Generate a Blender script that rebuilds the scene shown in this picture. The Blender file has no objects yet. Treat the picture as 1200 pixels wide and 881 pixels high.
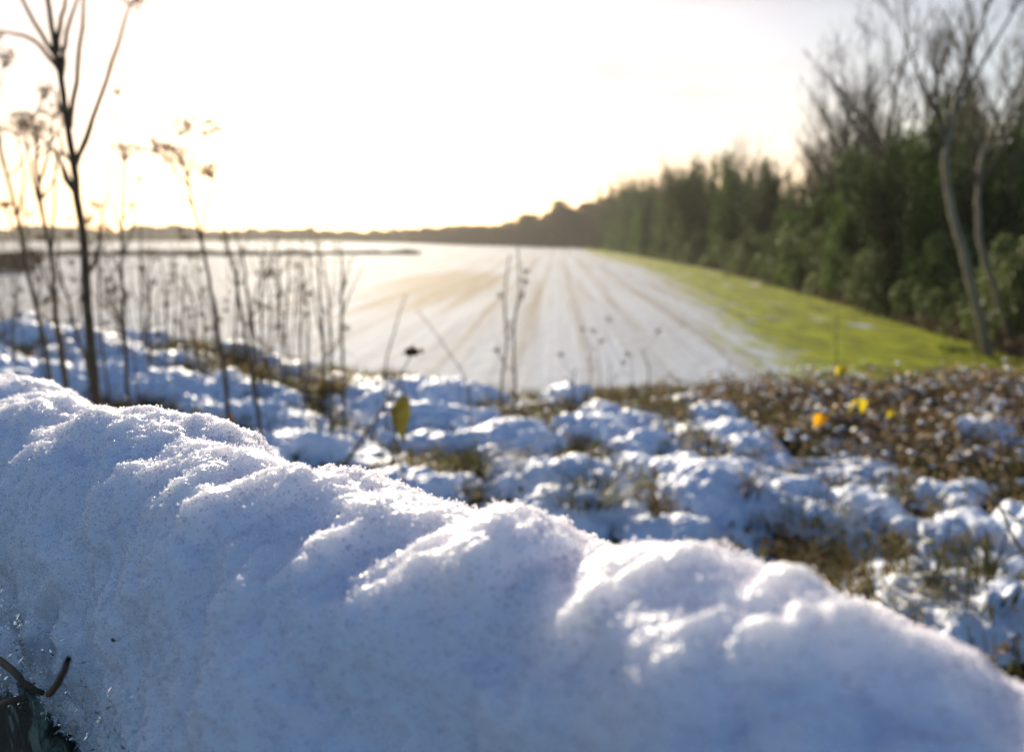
import bpy, math, random
import numpy as np
from mathutils import Vector, Matrix

R = math.radians
rng = np.random.default_rng(7)
random.seed(7)
sc = bpy.context.scene
col = sc.collection

# ------------------------------------------------------------------ camera
CAM_Z = 4.0                       # metres above the field
PITCH = R(9.85)
FPX = 28.0 / 36.0 * 1200.0        # focal length in photo pixels
cam_d = bpy.data.cameras.new('camera')
cam = bpy.data.objects.new('camera', cam_d)
col.objects.link(cam)
cam.location = (0, 0, CAM_Z)
cam.rotation_euler = (R(90) - PITCH, 0, 0)
cam_d.lens = 28
cam_d.sensor_width = 36
cam_d.clip_start = 0.01
cam_d.clip_end = 5000
cam_d.dof.use_dof = True
cam_d.dof.focus_distance = 0.47
cam_d.dof.aperture_fstop = 5.8
cam_d.dof.aperture_blades = 9
sc.camera = cam

# ------------------------------------------------------------------ sky, sun, exposure
SUN_EL, SUN_AZ = R(16.0), R(-12.0)      # azimuth from +Y towards +X
world = bpy.data.worlds.new('World')
sc.world = world
world.use_nodes = True
wt = world.node_tree
wt.nodes.clear()
wo = wt.nodes.new('ShaderNodeOutputWorld')
wb = wt.nodes.new('ShaderNodeBackground')
wb.inputs['Strength'].default_value = 0.08
sky = wt.nodes.new('ShaderNodeTexSky')
sky.sky_type = 'NISHITA'
sky.sun_disc = False
sky.sun_elevation = SUN_EL
sky.sun_rotation = SUN_AZ
sky.altitude = 50
sky.air_density = 1.0
sky.dust_density = 0.7
sky.ozone_density = 4.0
# thin high cloud: a veil of grey white whose thickness varies in long streaks
tc = wt.nodes.new('ShaderNodeTexCoord')
mp = wt.nodes.new('ShaderNodeMapping')
mp.inputs['Scale'].default_value = (1.6, 1.2, 9.0)
mp.inputs['Rotation'].default_value = (0, R(7), 0)
wt.links.new(tc.outputs['Generated'], mp.inputs['Vector'])
cn = wt.nodes.new('ShaderNodeTexNoise')
cn.inputs['Scale'].default_value = 1.5
cn.inputs['Detail'].default_value = 6
cn.inputs['Roughness'].default_value = 0.5
wt.links.new(mp.outputs['Vector'], cn.inputs['Vector'])
cr = wt.nodes.new('ShaderNodeMapRange')
cr.inputs['From Min'].default_value = 0.3
cr.inputs['From Max'].default_value = 0.7
cr.inputs['To Min'].default_value = 0.72
cr.inputs['To Max'].default_value = 1.0
wt.links.new(cn.outputs['Fac'], cr.inputs['Value'])
sx = wt.nodes.new('ShaderNodeSeparateXYZ')
wt.links.new(tc.outputs['Generated'], sx.inputs[0])
side = wt.nodes.new('ShaderNodeMapRange')     # the veil lies in the half of the sky with the sun
side.inputs['From Min'].default_value = 0.05
side.inputs['From Max'].default_value = 0.6
wt.links.new(sx.outputs['Y'], side.inputs['Value'])
mul = wt.nodes.new('ShaderNodeMath'); mul.operation = 'MULTIPLY'
wt.links.new(cr.outputs[0], mul.inputs[0])
wt.links.new(side.outputs[0], mul.inputs[1])
vs = wt.nodes.new('ShaderNodeSeparateColor')       # cloud evens out the glare round the sun
wt.links.new(sky.outputs[0], vs.inputs[0])
vm = wt.nodes.new('ShaderNodeCombineColor')
streak_ = wt.nodes.new('ShaderNodeMapRange')
streak_.inputs['From Min'].default_value = 0.35; streak_.inputs['From Max'].default_value = 0.65
streak_.inputs['To Min'].default_value = 1.18; streak_.inputs['To Max'].default_value = 0.76
wt.links.new(cn.outputs['Fac'], streak_.inputs['Value'])
for i_, k_ in enumerate((2.06, 1.36, 0.94)):
    pw_ = wt.nodes.new('ShaderNodeMath'); pw_.operation = 'POWER'; pw_.inputs[1].default_value = 0.85
    ml_ = wt.nodes.new('ShaderNodeMath'); ml_.operation = 'MULTIPLY'; ml_.inputs[1].default_value = k_
    wt.links.new(vs.outputs[i_], pw_.inputs[0]); wt.links.new(pw_.outputs[0], ml_.inputs[0]); 
    st_ = wt.nodes.new('ShaderNodeMath'); st_.operation = 'MULTIPLY'
    wt.links.new(ml_.outputs[0], st_.inputs[0]); wt.links.new(streak_.outputs[0], st_.inputs[1]); wt.links.new(st_.outputs[0], vm.inputs[i_])
mx = wt.nodes.new('ShaderNodeMix'); mx.data_type = 'RGBA'
high = wt.nodes.new('ShaderNodeMapRange')     # overhead it is clear
high.inputs['From Min'].default_value = 0.45; high.inputs['From Max'].default_value = 0.8
high.inputs['To Min'].default_value = 1.0; high.inputs['To Max'].default_value = 0.0
wt.links.new(sx.outputs['Z'], high.inputs['Value'])
mu2 = wt.nodes.new('ShaderNodeMath'); mu2.operation = 'MULTIPLY'
wt.links.new(mul.outputs[0], mu2.inputs[0]); wt.links.new(high.outputs[0], mu2.inputs[1])
wt.links.new(mu2.outputs[0], mx.inputs['Factor'])
wt.links.new(sky.outputs[0], mx.inputs['A'])
wt.links.new(vm.outputs[0], mx.inputs['B'])
wt.links.new(mx.outputs['Result'], wb.inputs['Color'])
wt.links.new(wb.outputs[0], wo.inputs[0])

sun_dir = Vector((math.sin(SUN_AZ) * math.cos(SUN_EL), math.cos(SUN_AZ) * math.cos(SUN_EL), math.sin(SUN_EL)))
sd = bpy.data.lights.new('sun', 'SUN')
sd.energy = 5.0
sd.angle = R(0.53)
sd.color = (1.0, 0.87, 0.66)
so = bpy.data.objects.new('sun', sd)
col.objects.link(so)
so.rotation_euler = sun_dir.to_track_quat('Z', 'Y').to_euler()

sc.view_settings.view_transform = 'Standard'
sc.view_settings.look = 'None'
sc.view_settings.gamma = 1
sc.view_settings.exposure = 0.92
sc.render.engine = 'CYCLES'
sc.cycles.use_denoising = True
sc.cycles.max_bounces = 8
sc.cycles.transparent_max_bounces = 24
sc.cycles.diffuse_bounces = 3
sc.cycles.volume_bounces = 0
sc.cycles.sample_clamp_indirect = 6

# ------------------------------------------------------------------ helpers
CP, SP = math.cos(PITCH), math.sin(PITCH)


def ray(px, py):
    """direction (scaled to unit Y) seen at photo pixel px, py"""
    a = (px - 600.0) / FPX
    b = (440.5 - py) / FPX
    # camera axes: right X, forward (0,CP,-SP), up (0,SP,CP)
    y = CP + b * SP
    z = -SP + b * CP
    return a / y, z / y


def W(px, py, d):
    x, z = ray(px, py)
    return Vector((x * d, d, CAM_Z + z * d))


def at_height(px, py, h):
    x, z = ray(px, py)
    d = (h - CAM_Z) / z
    return Vector((x * d, d, h))


def tag(o, label=None, cat=None, group=None, kind=None):
    if label: o['label'] = label
    if cat: o['category'] = cat
    if group: o['group'] = group
    if kind: o['kind'] = kind
    return o


def link(name, me, mat=None, parent=None, smooth=False):
    o = bpy.data.objects.new(name, me)
    col.objects.link(o)
    if mat:
        for m in (mat if isinstance(mat, (list, tuple)) else [mat]):
            me.materials.append(m)
    if parent: o.parent = parent
    if smooth:
        me.polygons.foreach_set('use_smooth', np.ones(len(me.polygons), dtype=bool))
    me.update()
    return o


def np_mesh(name, verts, faces):
    """faces: (n,k) int array, all the same size"""
    verts = np.asarray(verts, dtype=np.float32)
    faces = np.asarray(faces, dtype=np.int32)
    me = bpy.data.meshes.new(name)
    me.vertices.add(len(verts))
    me.vertices.foreach_set('co', verts.ravel())
    n, k = faces.shape
    me.loops.add(n * k)
    me.loops.foreach_set('vertex_index', faces.ravel())
    me.polygons.add(n)
    me.polygons.foreach_set('loop_start', np.arange(0, n * k, k, dtype=np.int32))
    me.update(calc_edges=True)
    return me


def grid_faces(nu, nv):
    i = np.arange(nu - 1)[:, None] * nv + np.arange(nv - 1)[None, :]
    i = i.ravel()
    return np.stack([i, i + nv, i + nv + 1, i + 1], 1)


def empty(name, loc):
    o = bpy.data.objects.new(name, None)
    o.empty_display_size = 0.2
    col.objects.link(o)
    o.location = loc
    return o


def hash3(ix, iy, iz, seed):
    h = (ix.astype(np.int64) * 374761393 + iy.astype(np.int64) * 668265263 + iz.astype(np.int64) * 2147483647 + seed * 1274126177) & 0xffffffff
    h = ((h ^ (h >> 13)) * 1274126177) & 0xffffffff
    h = ((h ^ (h >> 16)) * 2246822519) & 0xffffffff
    return ((h ^ (h >> 15)) & 0xffffff) / float(0xffffff)


def vnoise(x, y, z=None, seed=0):
    if z is None: z = np.zeros_like(x)
    fx, fy, fz = np.floor(x), np.floor(y), np.floor(z)
    tx, ty, tz = x - fx, y - fy, z - fz
    tx, ty, tz = [t * t * t * (t * (t * 6 - 15) + 10) for t in (tx, ty, tz)]
    r = 0
    for a in (0, 1):
        for b in (0, 1):
            for c in (0, 1):
                w = (tx if a else 1 - tx) * (ty if b else 1 - ty) * (tz if c else 1 - tz)
                r = r + w * hash3(fx + a, fy + b, fz + c, seed)
    return r * 2 - 1


def fbm(x, y, z=None, octv=4, gain=0.5, seed=0):
    if z is None: z = np.zeros_like(x)
    a, s, r = 1.0, 1.0, 0
    for o in range(octv):
        r = r + a * vnoise(x * s + 13.7 * o, y * s + 5.1 * o, z * s, seed + o)
        a *= gain; s *= 2.03
    return r


def smooth01(t):
    t = np.clip(t, 0, 1)
    return t * t * (3 - 2 * t)


class MB:
    """collects tubes and leaf cards"""
    def __init__(s): s.v = []; s.f = []; s.n = 0

    def add(s, v, f):
        s.v.append(np.asarray(v, dtype=float)); s.f.append(np.asarray(f, dtype=int) + s.n); s.n += len(v)

    def tube(s, pts, radii, sides=5):
        pts = [Vector(p) for p in pts]
        m = len(pts)
        V = []
        prev = None
        for i in range(m):
            t = (pts[min(i + 1, m - 1)] - pts[max(i - 1, 0)])
            if t.length < 1e-9: t = Vector((0, 0, 1))
            t.normalize()
            if prev is None:
                a = t.orthogonal().normalized()
            else:
                a = prev - t * prev.dot(t)
                a = a.normalized() if a.length > 1e-6 else t.orthogonal().normalized()
            prev = a
            b = t.cross(a)
            r = radii[i] if hasattr(radii, '__len__') else radii
            for k in range(sides):
                an = 2 * math.pi * k / sides
                V.append(pts[i] + a * (math.cos(an) * r) + b * (math.sin(an) * r))
        F = []
        for i in range(m - 1):
            for k in range(sides):
                k2 = (k + 1) % sides
                F.append((i * sides + k, i * sides + k2, (i + 1) * sides + k2, (i + 1) * sides + k))
        c0 = len(V); V.append(pts[-1])
        for k in range(sides):
            F.append(((m - 1) * sides + k, (m - 1) * sides + (k + 1) % sides, c0, c0))
        # degenerate quads -> tip handled as thin quads
        F = [f if f[2] != f[3] else (f[0], f[1], f[2], f[2]) for f in F]
        V = [tuple(v) for v in V]
        good = [f for f in F if f[2] != f[3]]
        s.add(V, good)

    def cards(s, P, size, aspect=1.5, fold=0.25, up_bias=0.0):
        """leaf-like folded diamonds (2 quads would be heavy: 4 verts, bent along the midrib)"""
        n = len(P)
        P = np.asarray(P, dtype=float)
        size = np.broadcast_to(size, (n,))[:, None]
        d = rng.normal(size=(n, 3)); d[:, 2] -= up_bias
        d /= np.linalg.norm(d, axis=1)[:, None]
        e = rng.normal(size=(n, 3))
        e -= (e * d).sum(1)[:, None] * d
        e /= np.linalg.norm(e, axis=1)[:, None]
        nn = np.cross(d, e)
        a = P - d * size * 0.5 * aspect
        b = P + e * size * 0.5 + nn * size * fold
        c = P + d * size * 0.5 * aspect
        g = P - e * size * 0.5 + nn * size * fold
        V = np.stack([a, b, c, g], 1).reshape(-1, 3)
        F = np.arange(n * 4).reshape(n, 4)
        s.add(V, F)

    def mesh(s, name):
        return np_mesh(name, np.concatenate(s.v), np.concatenate(s.f))

    def build(s, name, mat, parent=None, smooth=False):
        return link(name, s.mesh(name), mat, parent, smooth)


# ------------------------------------------------------------------ materials
def new_mat(name):
    m = bpy.data.materials.new(name)
    m.use_nodes = True
    nt = m.node_tree
    b = nt.nodes['Principled BSDF']
    return m, nt, b


def noise_col(nt, scale, cols, pos=None, coord='Object', detail=5, rough=0.6, stretch=None):
    tcn = nt.nodes.new('ShaderNodeTexCoord')
    n = nt.nodes.new('ShaderNodeTexNoise')
    n.inputs['Scale'].default_value = scale
    n.inputs['Detail'].default_value = detail
    n.inputs['Roughness'].default_value = rough
    src = tcn.outputs[coord]
    if stretch:
        m = nt.nodes.new('ShaderNodeMapping')
        m.inputs['Scale'].default_value = stretch
        nt.links.new(src, m.inputs['Vector']); src = m.outputs[0]
    nt.links.new(src, n.inputs['Vector'])
    r = nt.nodes.new('ShaderNodeValToRGB')
    pos = pos or [0.3 + 0.4 * i / (len(cols) - 1) for i in range(len(cols))]
    el = r.color_ramp.elements
    while len(el) < len(cols): el.new(0.5)
    for i, c in enumerate(cols):
        el[i].position = pos[i]; el[i].color = (*c, 1)
    nt.links.new(n.outputs['Fac'], r.inputs['Fac'])
    return r.outputs['Color'], n.outputs['Fac'], src


def simple(name, cols, scale, rough=0.7, spec=0.3, bump=None, trans=0.0, stretch=None, pos=None, rand=0.0):
    m, nt, b = new_mat(name)
    c, f, src = noise_col(nt, scale, cols, pos=pos, stretch=stretch)
    if rand:
        oi = nt.nodes.new('ShaderNodeObjectInfo')
        mr = nt.nodes.new('ShaderNodeMapRange')
        mr.inputs['To Min'].default_value = 1 - rand; mr.inputs['To Max'].default_value = 1 + rand
        nt.links.new(oi.outputs['Random'], mr.inputs['Value'])
        hs = nt.nodes.new('ShaderNodeHueSaturation')
        nt.links.new(mr.outputs[0], hs.inputs['Value'])
        nt.links.new(c, hs.inputs['Color'])
        c = hs.outputs[0]
    nt.links.new(c, b.inputs['Base Color'])
    b.inputs['Roughness'].default_value = rough
    b.inputs['Specular IOR Level'].default_value = spec
    if bump:
        n2 = nt.nodes.new('ShaderNodeTexNoise'); n2.inputs['Scale'].default_value = bump[0]; n2.inputs['Detail'].default_value = 5
        nt.links.new(src, n2.inputs['Vector'])
        bp = nt.nodes.new('ShaderNodeBump'); bp.inputs['Strength'].default_value = 1.0; bp.inputs['Distance'].default_value = bump[1]
        nt.links.new(n2.outputs['Fac'], bp.inputs['Height']); nt.links.new(bp.outputs[0], b.inputs['Normal'])
    if trans:
        t = nt.nodes.new('ShaderNodeBsdfTranslucent')
        nt.links.new(c, t.inputs['Color'])
        ms = nt.nodes.new('ShaderNodeMixShader'); ms.inputs[0].default_value = trans
        out = nt.nodes['Material Output']
        nt.links.new(b.outputs[0], ms.inputs[1]); nt.links.new(t.outputs[0], ms.inputs[2])
        nt.links.new(ms.outputs[0], out.inputs['Surface'])
    return m


M = {}
# near snow: lets light through its edges
m, nt, b = new_mat('snow_near')
b.inputs['Base Color'].default_value = (0.86, 0.855, 0.99, 1)
b.inputs['Roughness'].default_value = 0.55
b.inputs['Specular IOR Level'].default_value = 0.3
b.inputs['Subsurface Weight'].default_value = 0.85
b.inputs['Subsurface Radius'].default_value = (1.0, 0.95, 0.85)
b.inputs['Subsurface Scale'].default_value = 0.028
tcn = nt.nodes.new('ShaderNodeTexCoord')
vn = nt.nodes.new('ShaderNodeTexVoronoi'); vn.inputs['Scale'].default_value = 700
nt.links.new(tcn.outputs['Object'], vn.inputs['Vector'])
bp = nt.nodes.new('ShaderNodeBump'); bp.inputs['Strength'].default_value = 0.7; bp.inputs['Distance'].default_value = 0.0010
nt.links.new(vn.outputs['Distance'], bp.inputs['Height']); nt.links.new(bp.outputs[0], b.inputs['Normal'])
b.inputs['Specular IOR Level'].default_value = 0.25; b.inputs['Roughness'].default_value = 0.4
# where it thins at the lower edge it turns to clear ice over dark stone
at = nt.nodes.new('ShaderNodeAttribute'); at.attribute_name = 'thin'
ib = nt.nodes.new('ShaderNodeBsdfPrincipled')
ib.inputs['Base Color'].default_value = (0.07, 0.11, 0.14, 1); ib.inputs['Roughness'].default_value = 0.25
ib.inputs['Specular IOR Level'].default_value = 0.8
nt.links.new(bp.outputs[0], ib.inputs['Normal'])
ms = nt.nodes.new('ShaderNodeMixShader')
nt.links.new(at.outputs['Fac'], ms.inputs[0]); nt.links.new(b.outputs[0], ms.inputs[1]); nt.links.new(ib.outputs[0], ms.inputs[2])
nt.links.new(ms.outputs[0], nt.nodes['Material Output'].inputs['Surface'])
M['snow_near'] = m
# separate ice grains lying on it
m, nt, b = new_mat('snow_grain')
b.inputs['Base Color'].default_value = (0.93, 0.925, 0.99, 1)
b.inputs['Roughness'].default_value = 0.3
b.inputs['Specular IOR Level'].default_value = 0.35
t = nt.nodes.new('ShaderNodeBsdfTranslucent'); t.inputs['Color'].default_value = (0.96, 0.93, 0.97, 1)
ms = nt.nodes.new('ShaderNodeMixShader'); ms.inputs[0].default_value = 0.36
nt.links.new(b.outputs[0], ms.inputs[1]); nt.links.new(t.outputs[0], ms.inputs[2])
tp = nt.nodes.new('ShaderNodeBsdfTransparent')
m2 = nt.nodes.new('ShaderNodeMixShader'); m2.inputs[0].default_value = 0.5      # clear ice lets half the light straight through
nt.links.new(ms.outputs[0], m2.inputs[1]); nt.links.new(tp.outputs[0], m2.inputs[2])
nt.links.new(m2.outputs[0], nt.nodes['Material Output'].inputs['Surface'])
M['snow_grain'] = m
# snow on the verge
m, nt, b = new_mat('snow_far')
b.inputs['Base Color'].default_value = (0.74, 0.80, 0.94, 1)
b.inputs['Roughness'].default_value = 0.5
b.inputs['Subsurface Weight'].default_value = 0.5
b.inputs['Subsurface Radius'].default_value = (1, 1.1, 1.3)
b.inputs['Subsurface Scale'].default_value = 0.008
c, f, src = noise_col(nt, 60, [(0, 0, 0), (1, 1, 1)])
bp = nt.nodes.new('ShaderNodeBump'); bp.inputs['Strength'].default_value = 0.8; bp.inputs['Distance'].default_value = 0.012
nt.links.new(f, bp.inputs['Height']); nt.links.new(bp.outputs[0], b.inputs['Normal'])
M['snow_far'] = m
m, nt, b = new_mat('ice')
b.inputs['Base Color'].default_value = (0.8, 0.9, 0.95, 1)
b.inputs['Roughness'].default_value = 0.1
b.inputs['IOR'].default_value = 1.31
b.inputs['Transmission Weight'].default_value = 0.75
M['ice'] = m
M['soil'] = simple('soil', [(0.010, 0.007, 0.004), (0.035, 0.025, 0.012), (0.03, 0.035, 0.01)], 9, 0.95, 0.1, bump=(40, 0.03))
M['stone'] = simple('stone', [(0.015, 0.016, 0.012), (0.03, 0.035, 0.025), (0.16, 0.22, 0.18)], 45, 0.8, 0.3, bump=(260, 0.004), pos=[0.35, 0.52, 0.62])
M['grass_dry'] = simple('grass_dry', [(0.10, 0.07, 0.02), (0.28, 0.20, 0.06), (0.12, 0.13, 0.03)], 3, 0.6, 0.3, trans=0.35, rand=0.3)
M['grass_dark'] = simple('grass_dark', [(0.03, 0.035, 0.012), (0.09, 0.09, 0.025), (0.15, 0.11, 0.04)], 3, 0.6, 0.3, trans=0.3, rand=0.3)
M['grass_mixed'] = simple('grass_mixed', [(0.035, 0.03, 0.012), (0.16, 0.12, 0.045), (0.07, 0.075, 0.02), (0.24, 0.17, 0.06)], 6, 0.6, 0.3, trans=0.3)
M['leaf_brown'] = simple('leaf_brown', [(0.08, 0.05, 0.022), (0.26, 0.17, 0.08), (0.42, 0.31, 0.16)], 12, 0.55, 0.4, trans=0.25)
M['leaf_green'] = simple('leaf_green', [(0.03, 0.05, 0.012), (0.10, 0.13, 0.02), (0.22, 0.2, 0.03)], 9, 0.45, 0.5, trans=0.35)
M['leaf_yellow'] = simple('leaf_yellow', [(0.30, 0.18, 0.01), (0.6, 0.5, 0.02), (0.7, 0.58, 0.02)], 9, 0.5, 0.3, trans=0.6)
M['leaf_orange'] = simple('leaf_orange', [(0.7, 0.32, 0.01), (0.75, 0.45, 0.02)], 9, 0.5, 0.3, trans=0.6)
M['stem'] = simple('stem', [(0.06, 0.038, 0.022), (0.17, 0.11, 0.06)], 30, 0.7, 0.3, rand=0.25)
M['seed'] = simple('seed', [(0.06, 0.04, 0.02), (0.16, 0.10, 0.05)], 30, 0.8, 0.2, trans=0.35)
M['bark'] = simple('bark', [(0.05, 0.04, 0.028), (0.13, 0.105, 0.075)], 4, 0.85, 0.2, bump=(12, 0.03), stretch=(1, 1, 0.25), rand=0.2)
M['bark_pale'] = simple('bark_pale', [(0.17, 0.14, 0.10), (0.30, 0.26, 0.19)], 4, 0.85, 0.2, bump=(12, 0.03), stretch=(1, 1, 0.25))
M['twig'] = simple('twig', [(0.08, 0.06, 0.045), (0.17, 0.13, 0.10)], 2, 0.8, 0.2, rand=0.2)
M['ivy'] = simple('ivy', [(0.015, 0.045, 0.006), (0.05, 0.10, 0.012), (0.13, 0.17, 0.02)], 0.8, 0.65, 0.1, trans=0.35, rand=0.6)
M['shrub'] = simple('shrub', [(0.05, 0.08, 0.018), (0.12, 0.16, 0.04), (0.20, 0.23, 0.09)], 1.5, 0.6, 0.2, trans=0.25, rand=0.3)
M['wood_far'] = simple('wood_far', [(0.06, 0.05, 0.03), (0.12, 0.09, 0.055), (0.07, 0.075, 0.035)], 0.03, 0.9, 0.1, trans=0.2)
M['hedge'] = simple('hedge', [(0.07, 0.05, 0.035), (0.13, 0.095, 0.06)], 0.4, 0.9, 0.1, trans=0.2)

# field: snow lying thin over stubble and ruts, a green strip left bare beside the wood
m, nt, b = new_mat('field')
N, L = nt.nodes, nt.links
tcn = N.new('ShaderNodeTexCoord')
sp = N.new('ShaderNodeSeparateXYZ'); L.new(tcn.outputs['Object'], sp.inputs[0])


def mth(op, a, b_=None, c_=None, clamp=False):
    n = N.new('ShaderNodeMath'); n.operation = op; n.use_clamp = clamp
    for i, v in enumerate((a, b_, c_)):
        if v is None: continue
        if hasattr(v, 'links'): L.new(v, n.inputs[i])
        else: n.inputs[i].default_value = v
    return n.outputs[0]


def nz(scale, stretch=(1, 1, 1), detail=4, rough=0.55, dist=0.0, vec=None):
    mpn = N.new('ShaderNodeMapping'); mpn.inputs['Scale'].default_value = stretch
    L.new(vec or tcn.outputs['Object'], mpn.inputs['Vector'])
    n = N.new('ShaderNodeTexNoise'); n.inputs['Scale'].default_value = scale
    n.inputs['Detail'].default_value = detail; n.inputs['Roughness'].default_value = rough; n.inputs['Distortion'].default_value = dist
    L.new(mpn.outputs[0], n.inputs['Vector'])
    return n.outputs['Fac']


def mrange(v, a, b_, c_=0.0, d_=1.0):
    n = N.new('ShaderNodeMapRange'); n.interpolation_type = 'SMOOTHSTEP'
    L.new(v, n.inputs['Value'])
    n.inputs['From Min'].default_value = a; n.inputs['From Max'].default_value = b_
    n.inputs['To Min'].default_value = c_; n.inputs['To Max'].default_value = d_
    return n.outputs['Result']


X, Y = sp.outputs['X'], sp.outputs['Y']
# furrow coordinate: furrows run along +Y leaning a little to the right
u = mth('SUBTRACT', X, mth('MULTIPLY', Y, 0.058))
cb = N.new('ShaderNodeCombineXYZ'); L.new(u, cb.inputs[0]); L.new(Y, cb.inputs[1])
streak = nz(1.0, (0.55, 0.012, 1), 3, 0.55, 0.0, cb.outputs[0])
fine = nz(1.0, (2.2, 0.05, 1), 3, 0.6, 0.0, cb.outputs[0])
patch = nz(0.05, (1, 0.5, 1), 4, 0.55, 0.6)
speck = nz(1.4, (1, 0.6, 1), 4, 0.6)
# tramlines: a pair of ruts repeated
tl = mth('ABSOLUTE', mth('SUBTRACT', mth('FRACT', mth('DIVIDE', mth('ADD', u, mth('MULTIPLY', speck, 0.35)), 2.4)), 0.5))
rut = mrange(tl, 0.0, 0.2, 1, 0)
bare = mth('ADD', mth('MULTIPLY', mrange(streak, 0.42, 0.66), 0.4), 0.05)
bare = mth('ADD', bare, mth('MULTIPLY', mrange(fine, 0.5, 0.7), 0.35))
bare = mth('ADD', bare, mth('MULTIPLY', rut, mrange(patch, 0.35, 0.6, 0.25, 0.6)))
# a worn brown patch left of the middle, 50-100 m out
dx = mth('DIVIDE', mth('ADD', X, 6.0), 7.0); dy = mth('DIVIDE', mth('SUBTRACT', Y, 75.0), 38.0)
rad = mth('ADD', mth('MULTIPLY', dx, dx), mth('MULTIPLY', dy, dy))
worn = mth('MULTIPLY', mrange(rad, 0.1, 1.0, 1, 0), mrange(patch, 0.3, 0.55, 0.35, 1))
bare = mth('ADD', bare, mth('MULTIPLY', worn, 0.8))
bare = mth('ADD', bare, mth('MULTIPLY', mrange(patch, 0.5, 0.7), 0.25))
bare = mth('MULTIPLY', bare, mrange(speck, 0.25, 0.6, 0.6, 1.0), None, True)
bare = mth('MULTIPLY', bare, mrange(Y, 22, 50, 0.45, 1.0))
cs = N.new('ShaderNodeMix'); cs.data_type = 'RGBA'
cs.inputs['A'].default_value = (0.45, 0.49, 0.56, 1); cs.inputs['B'].default_value = (0.20, 0.145, 0.09, 1)
L.new(bare, cs.inputs['Factor'])
# green strip: its edge with the snow, x as a curve of y
fc = N.new('ShaderNodeFloatCurve')
L.new(mth('DIVIDE', Y, 300.0, None, True), fc.inputs['Value'])
cv = fc.mapping.curves[0]
pts = [(0, 8.0), (23, 8.3), (33, 9.3), (46, 12.0), (79, 15.8), (124, 18.3), (207, 20.0), (300, 26)]
cv.points[0].location = (0, pts[0][1] / 40); cv.points[1].location = (1, pts[-1][1] / 40)
for p in pts[1:-1]: cv.points.new(p[0] / 300, p[1] / 40)
for p in cv.points: p.handle_type = 'VECTOR'
fc.mapping.update()
edge = mth('SUBTRACT', X, mth('MULTIPLY', fc.outputs[0], 40.0))
edge = mth('ADD', edge, mth('MULTIPLY', mth('SUBTRACT', streak, 0.5), 5.0))
edge = mth('ADD', edge, mth('MULTIPLY', mth('SUBTRACT', speck, 0.5), 7.0))
green = mrange(edge, -1.6, 1.4)
spot = mrange(nz(0.35, (1, 0.4, 1), 3, 0.5), 0.63, 0.70, 1, 0.1)
green = mth('MULTIPLY', green, spot)
cg = N.new('ShaderNodeMix'); cg.data_type = 'RGBA'
cg.inputs['A'].default_value = (0.10, 0.11, 0.001, 1); cg.inputs['B'].default_value = (0.27, 0.31, 0.002, 1)
L.new(mrange(mth('ADD', mth('MULTIPLY', nz(0.9, (1, 0.35, 1), 5, 0.65), 0.6), mth('MULTIPLY', speck, 0.4)), 0.38, 0.62), cg.inputs['Factor'])
cf = N.new('ShaderNodeMix'); cf.data_type = 'RGBA'
L.new(green, cf.inputs['Factor']); L.new(cs.outputs['Result'], cf.inputs['A']); L.new(cg.outputs['Result'], cf.inputs['B'])
L.new(cf.outputs['Result'], b.inputs['Base Color'])
b.inputs['Roughness'].default_value = 0.85
b.inputs['Specular IOR Level'].default_value = 0.05
bp = N.new('ShaderNodeBump'); bp.inputs['Distance'].default_value = 0.12; bp.inputs['Strength'].default_value = 0.6
L.new(mth('ADD', fine, speck), bp.inputs['Height']); L.new(bp.outputs[0], b.inputs['Normal'])
M['field'] = m

# ------------------------------------------------------------------ field (the land out to the horizon)
xs = np.concatenate([-np.geomspace(2500, 60, 40), np.linspace(-58, 58, 60), np.geomspace(60, 2500, 40)])
ys = np.concatenate([-np.geomspace(600, 14, 12), np.linspace(-12, 300, 160), np.geomspace(304, 3500, 50)])
gx, gy = np.meshgrid(xs, ys, indexing='ij')
gz = 0.10 * fbm(gx / 30, gy / 45, octv=3, seed=3)
gz = gz + smooth01((gy - 350) / 900) * 3.0 * (1 + 0.4 * vnoise(gx / 300, gy / 300, seed=5))
gz = gz - 0.0
field = link('field', np_mesh('field', np.stack([gx, gy, gz], -1).reshape(-1, 3), grid_faces(len(xs), len(ys))), M['field'], smooth=True)
tag(field, 'snow-dusted field with brown furrows and a bare green strip beside the wood', kind='structure')

# ------------------------------------------------------------------ verge: rough bank this side of the field
CX = [-6, -3.5, -2.2, -1.3, 0, 0.8, 1.6, 2.9, 3.9, 7]
CZ = [3.36, 3.24, 3.04, 2.85, 2.70, 2.68, 2.70, 2.76, 2.82, 2.85]


def bank(x, y):
    c = np.interp(x, CX, CZ)
    z = 2.70 + (c - 2.70) * smooth01((y - 1.6) / 4.4)
    z = z + 0.05 * fbm(x / 0.8, y / 0.8, octv=3, seed=11)
    z = z - smooth01((y - 6.2) / 9.0) * 3.4 - np.clip(y - 6.0, 0, 20) * 0.03
    return z


xs = np.linspace(-25, 30, 330); ys = np.concatenate([np.linspace(-8, 0.8, 30), np.linspace(0.9, 16, 200)])
gx, gy = np.meshgrid(xs, ys, indexing='ij')
bz = bank(gx, gy) - 0.02
verge = link('bank_ground', np_mesh('bank', np.stack([gx, gy, bz], -1).reshape(-1, 3), grid_faces(len(xs), len(ys))), M['soil'], smooth=True)
tag(verge, 'dark earth and dead growth of the rough bank', kind='structure')

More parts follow.
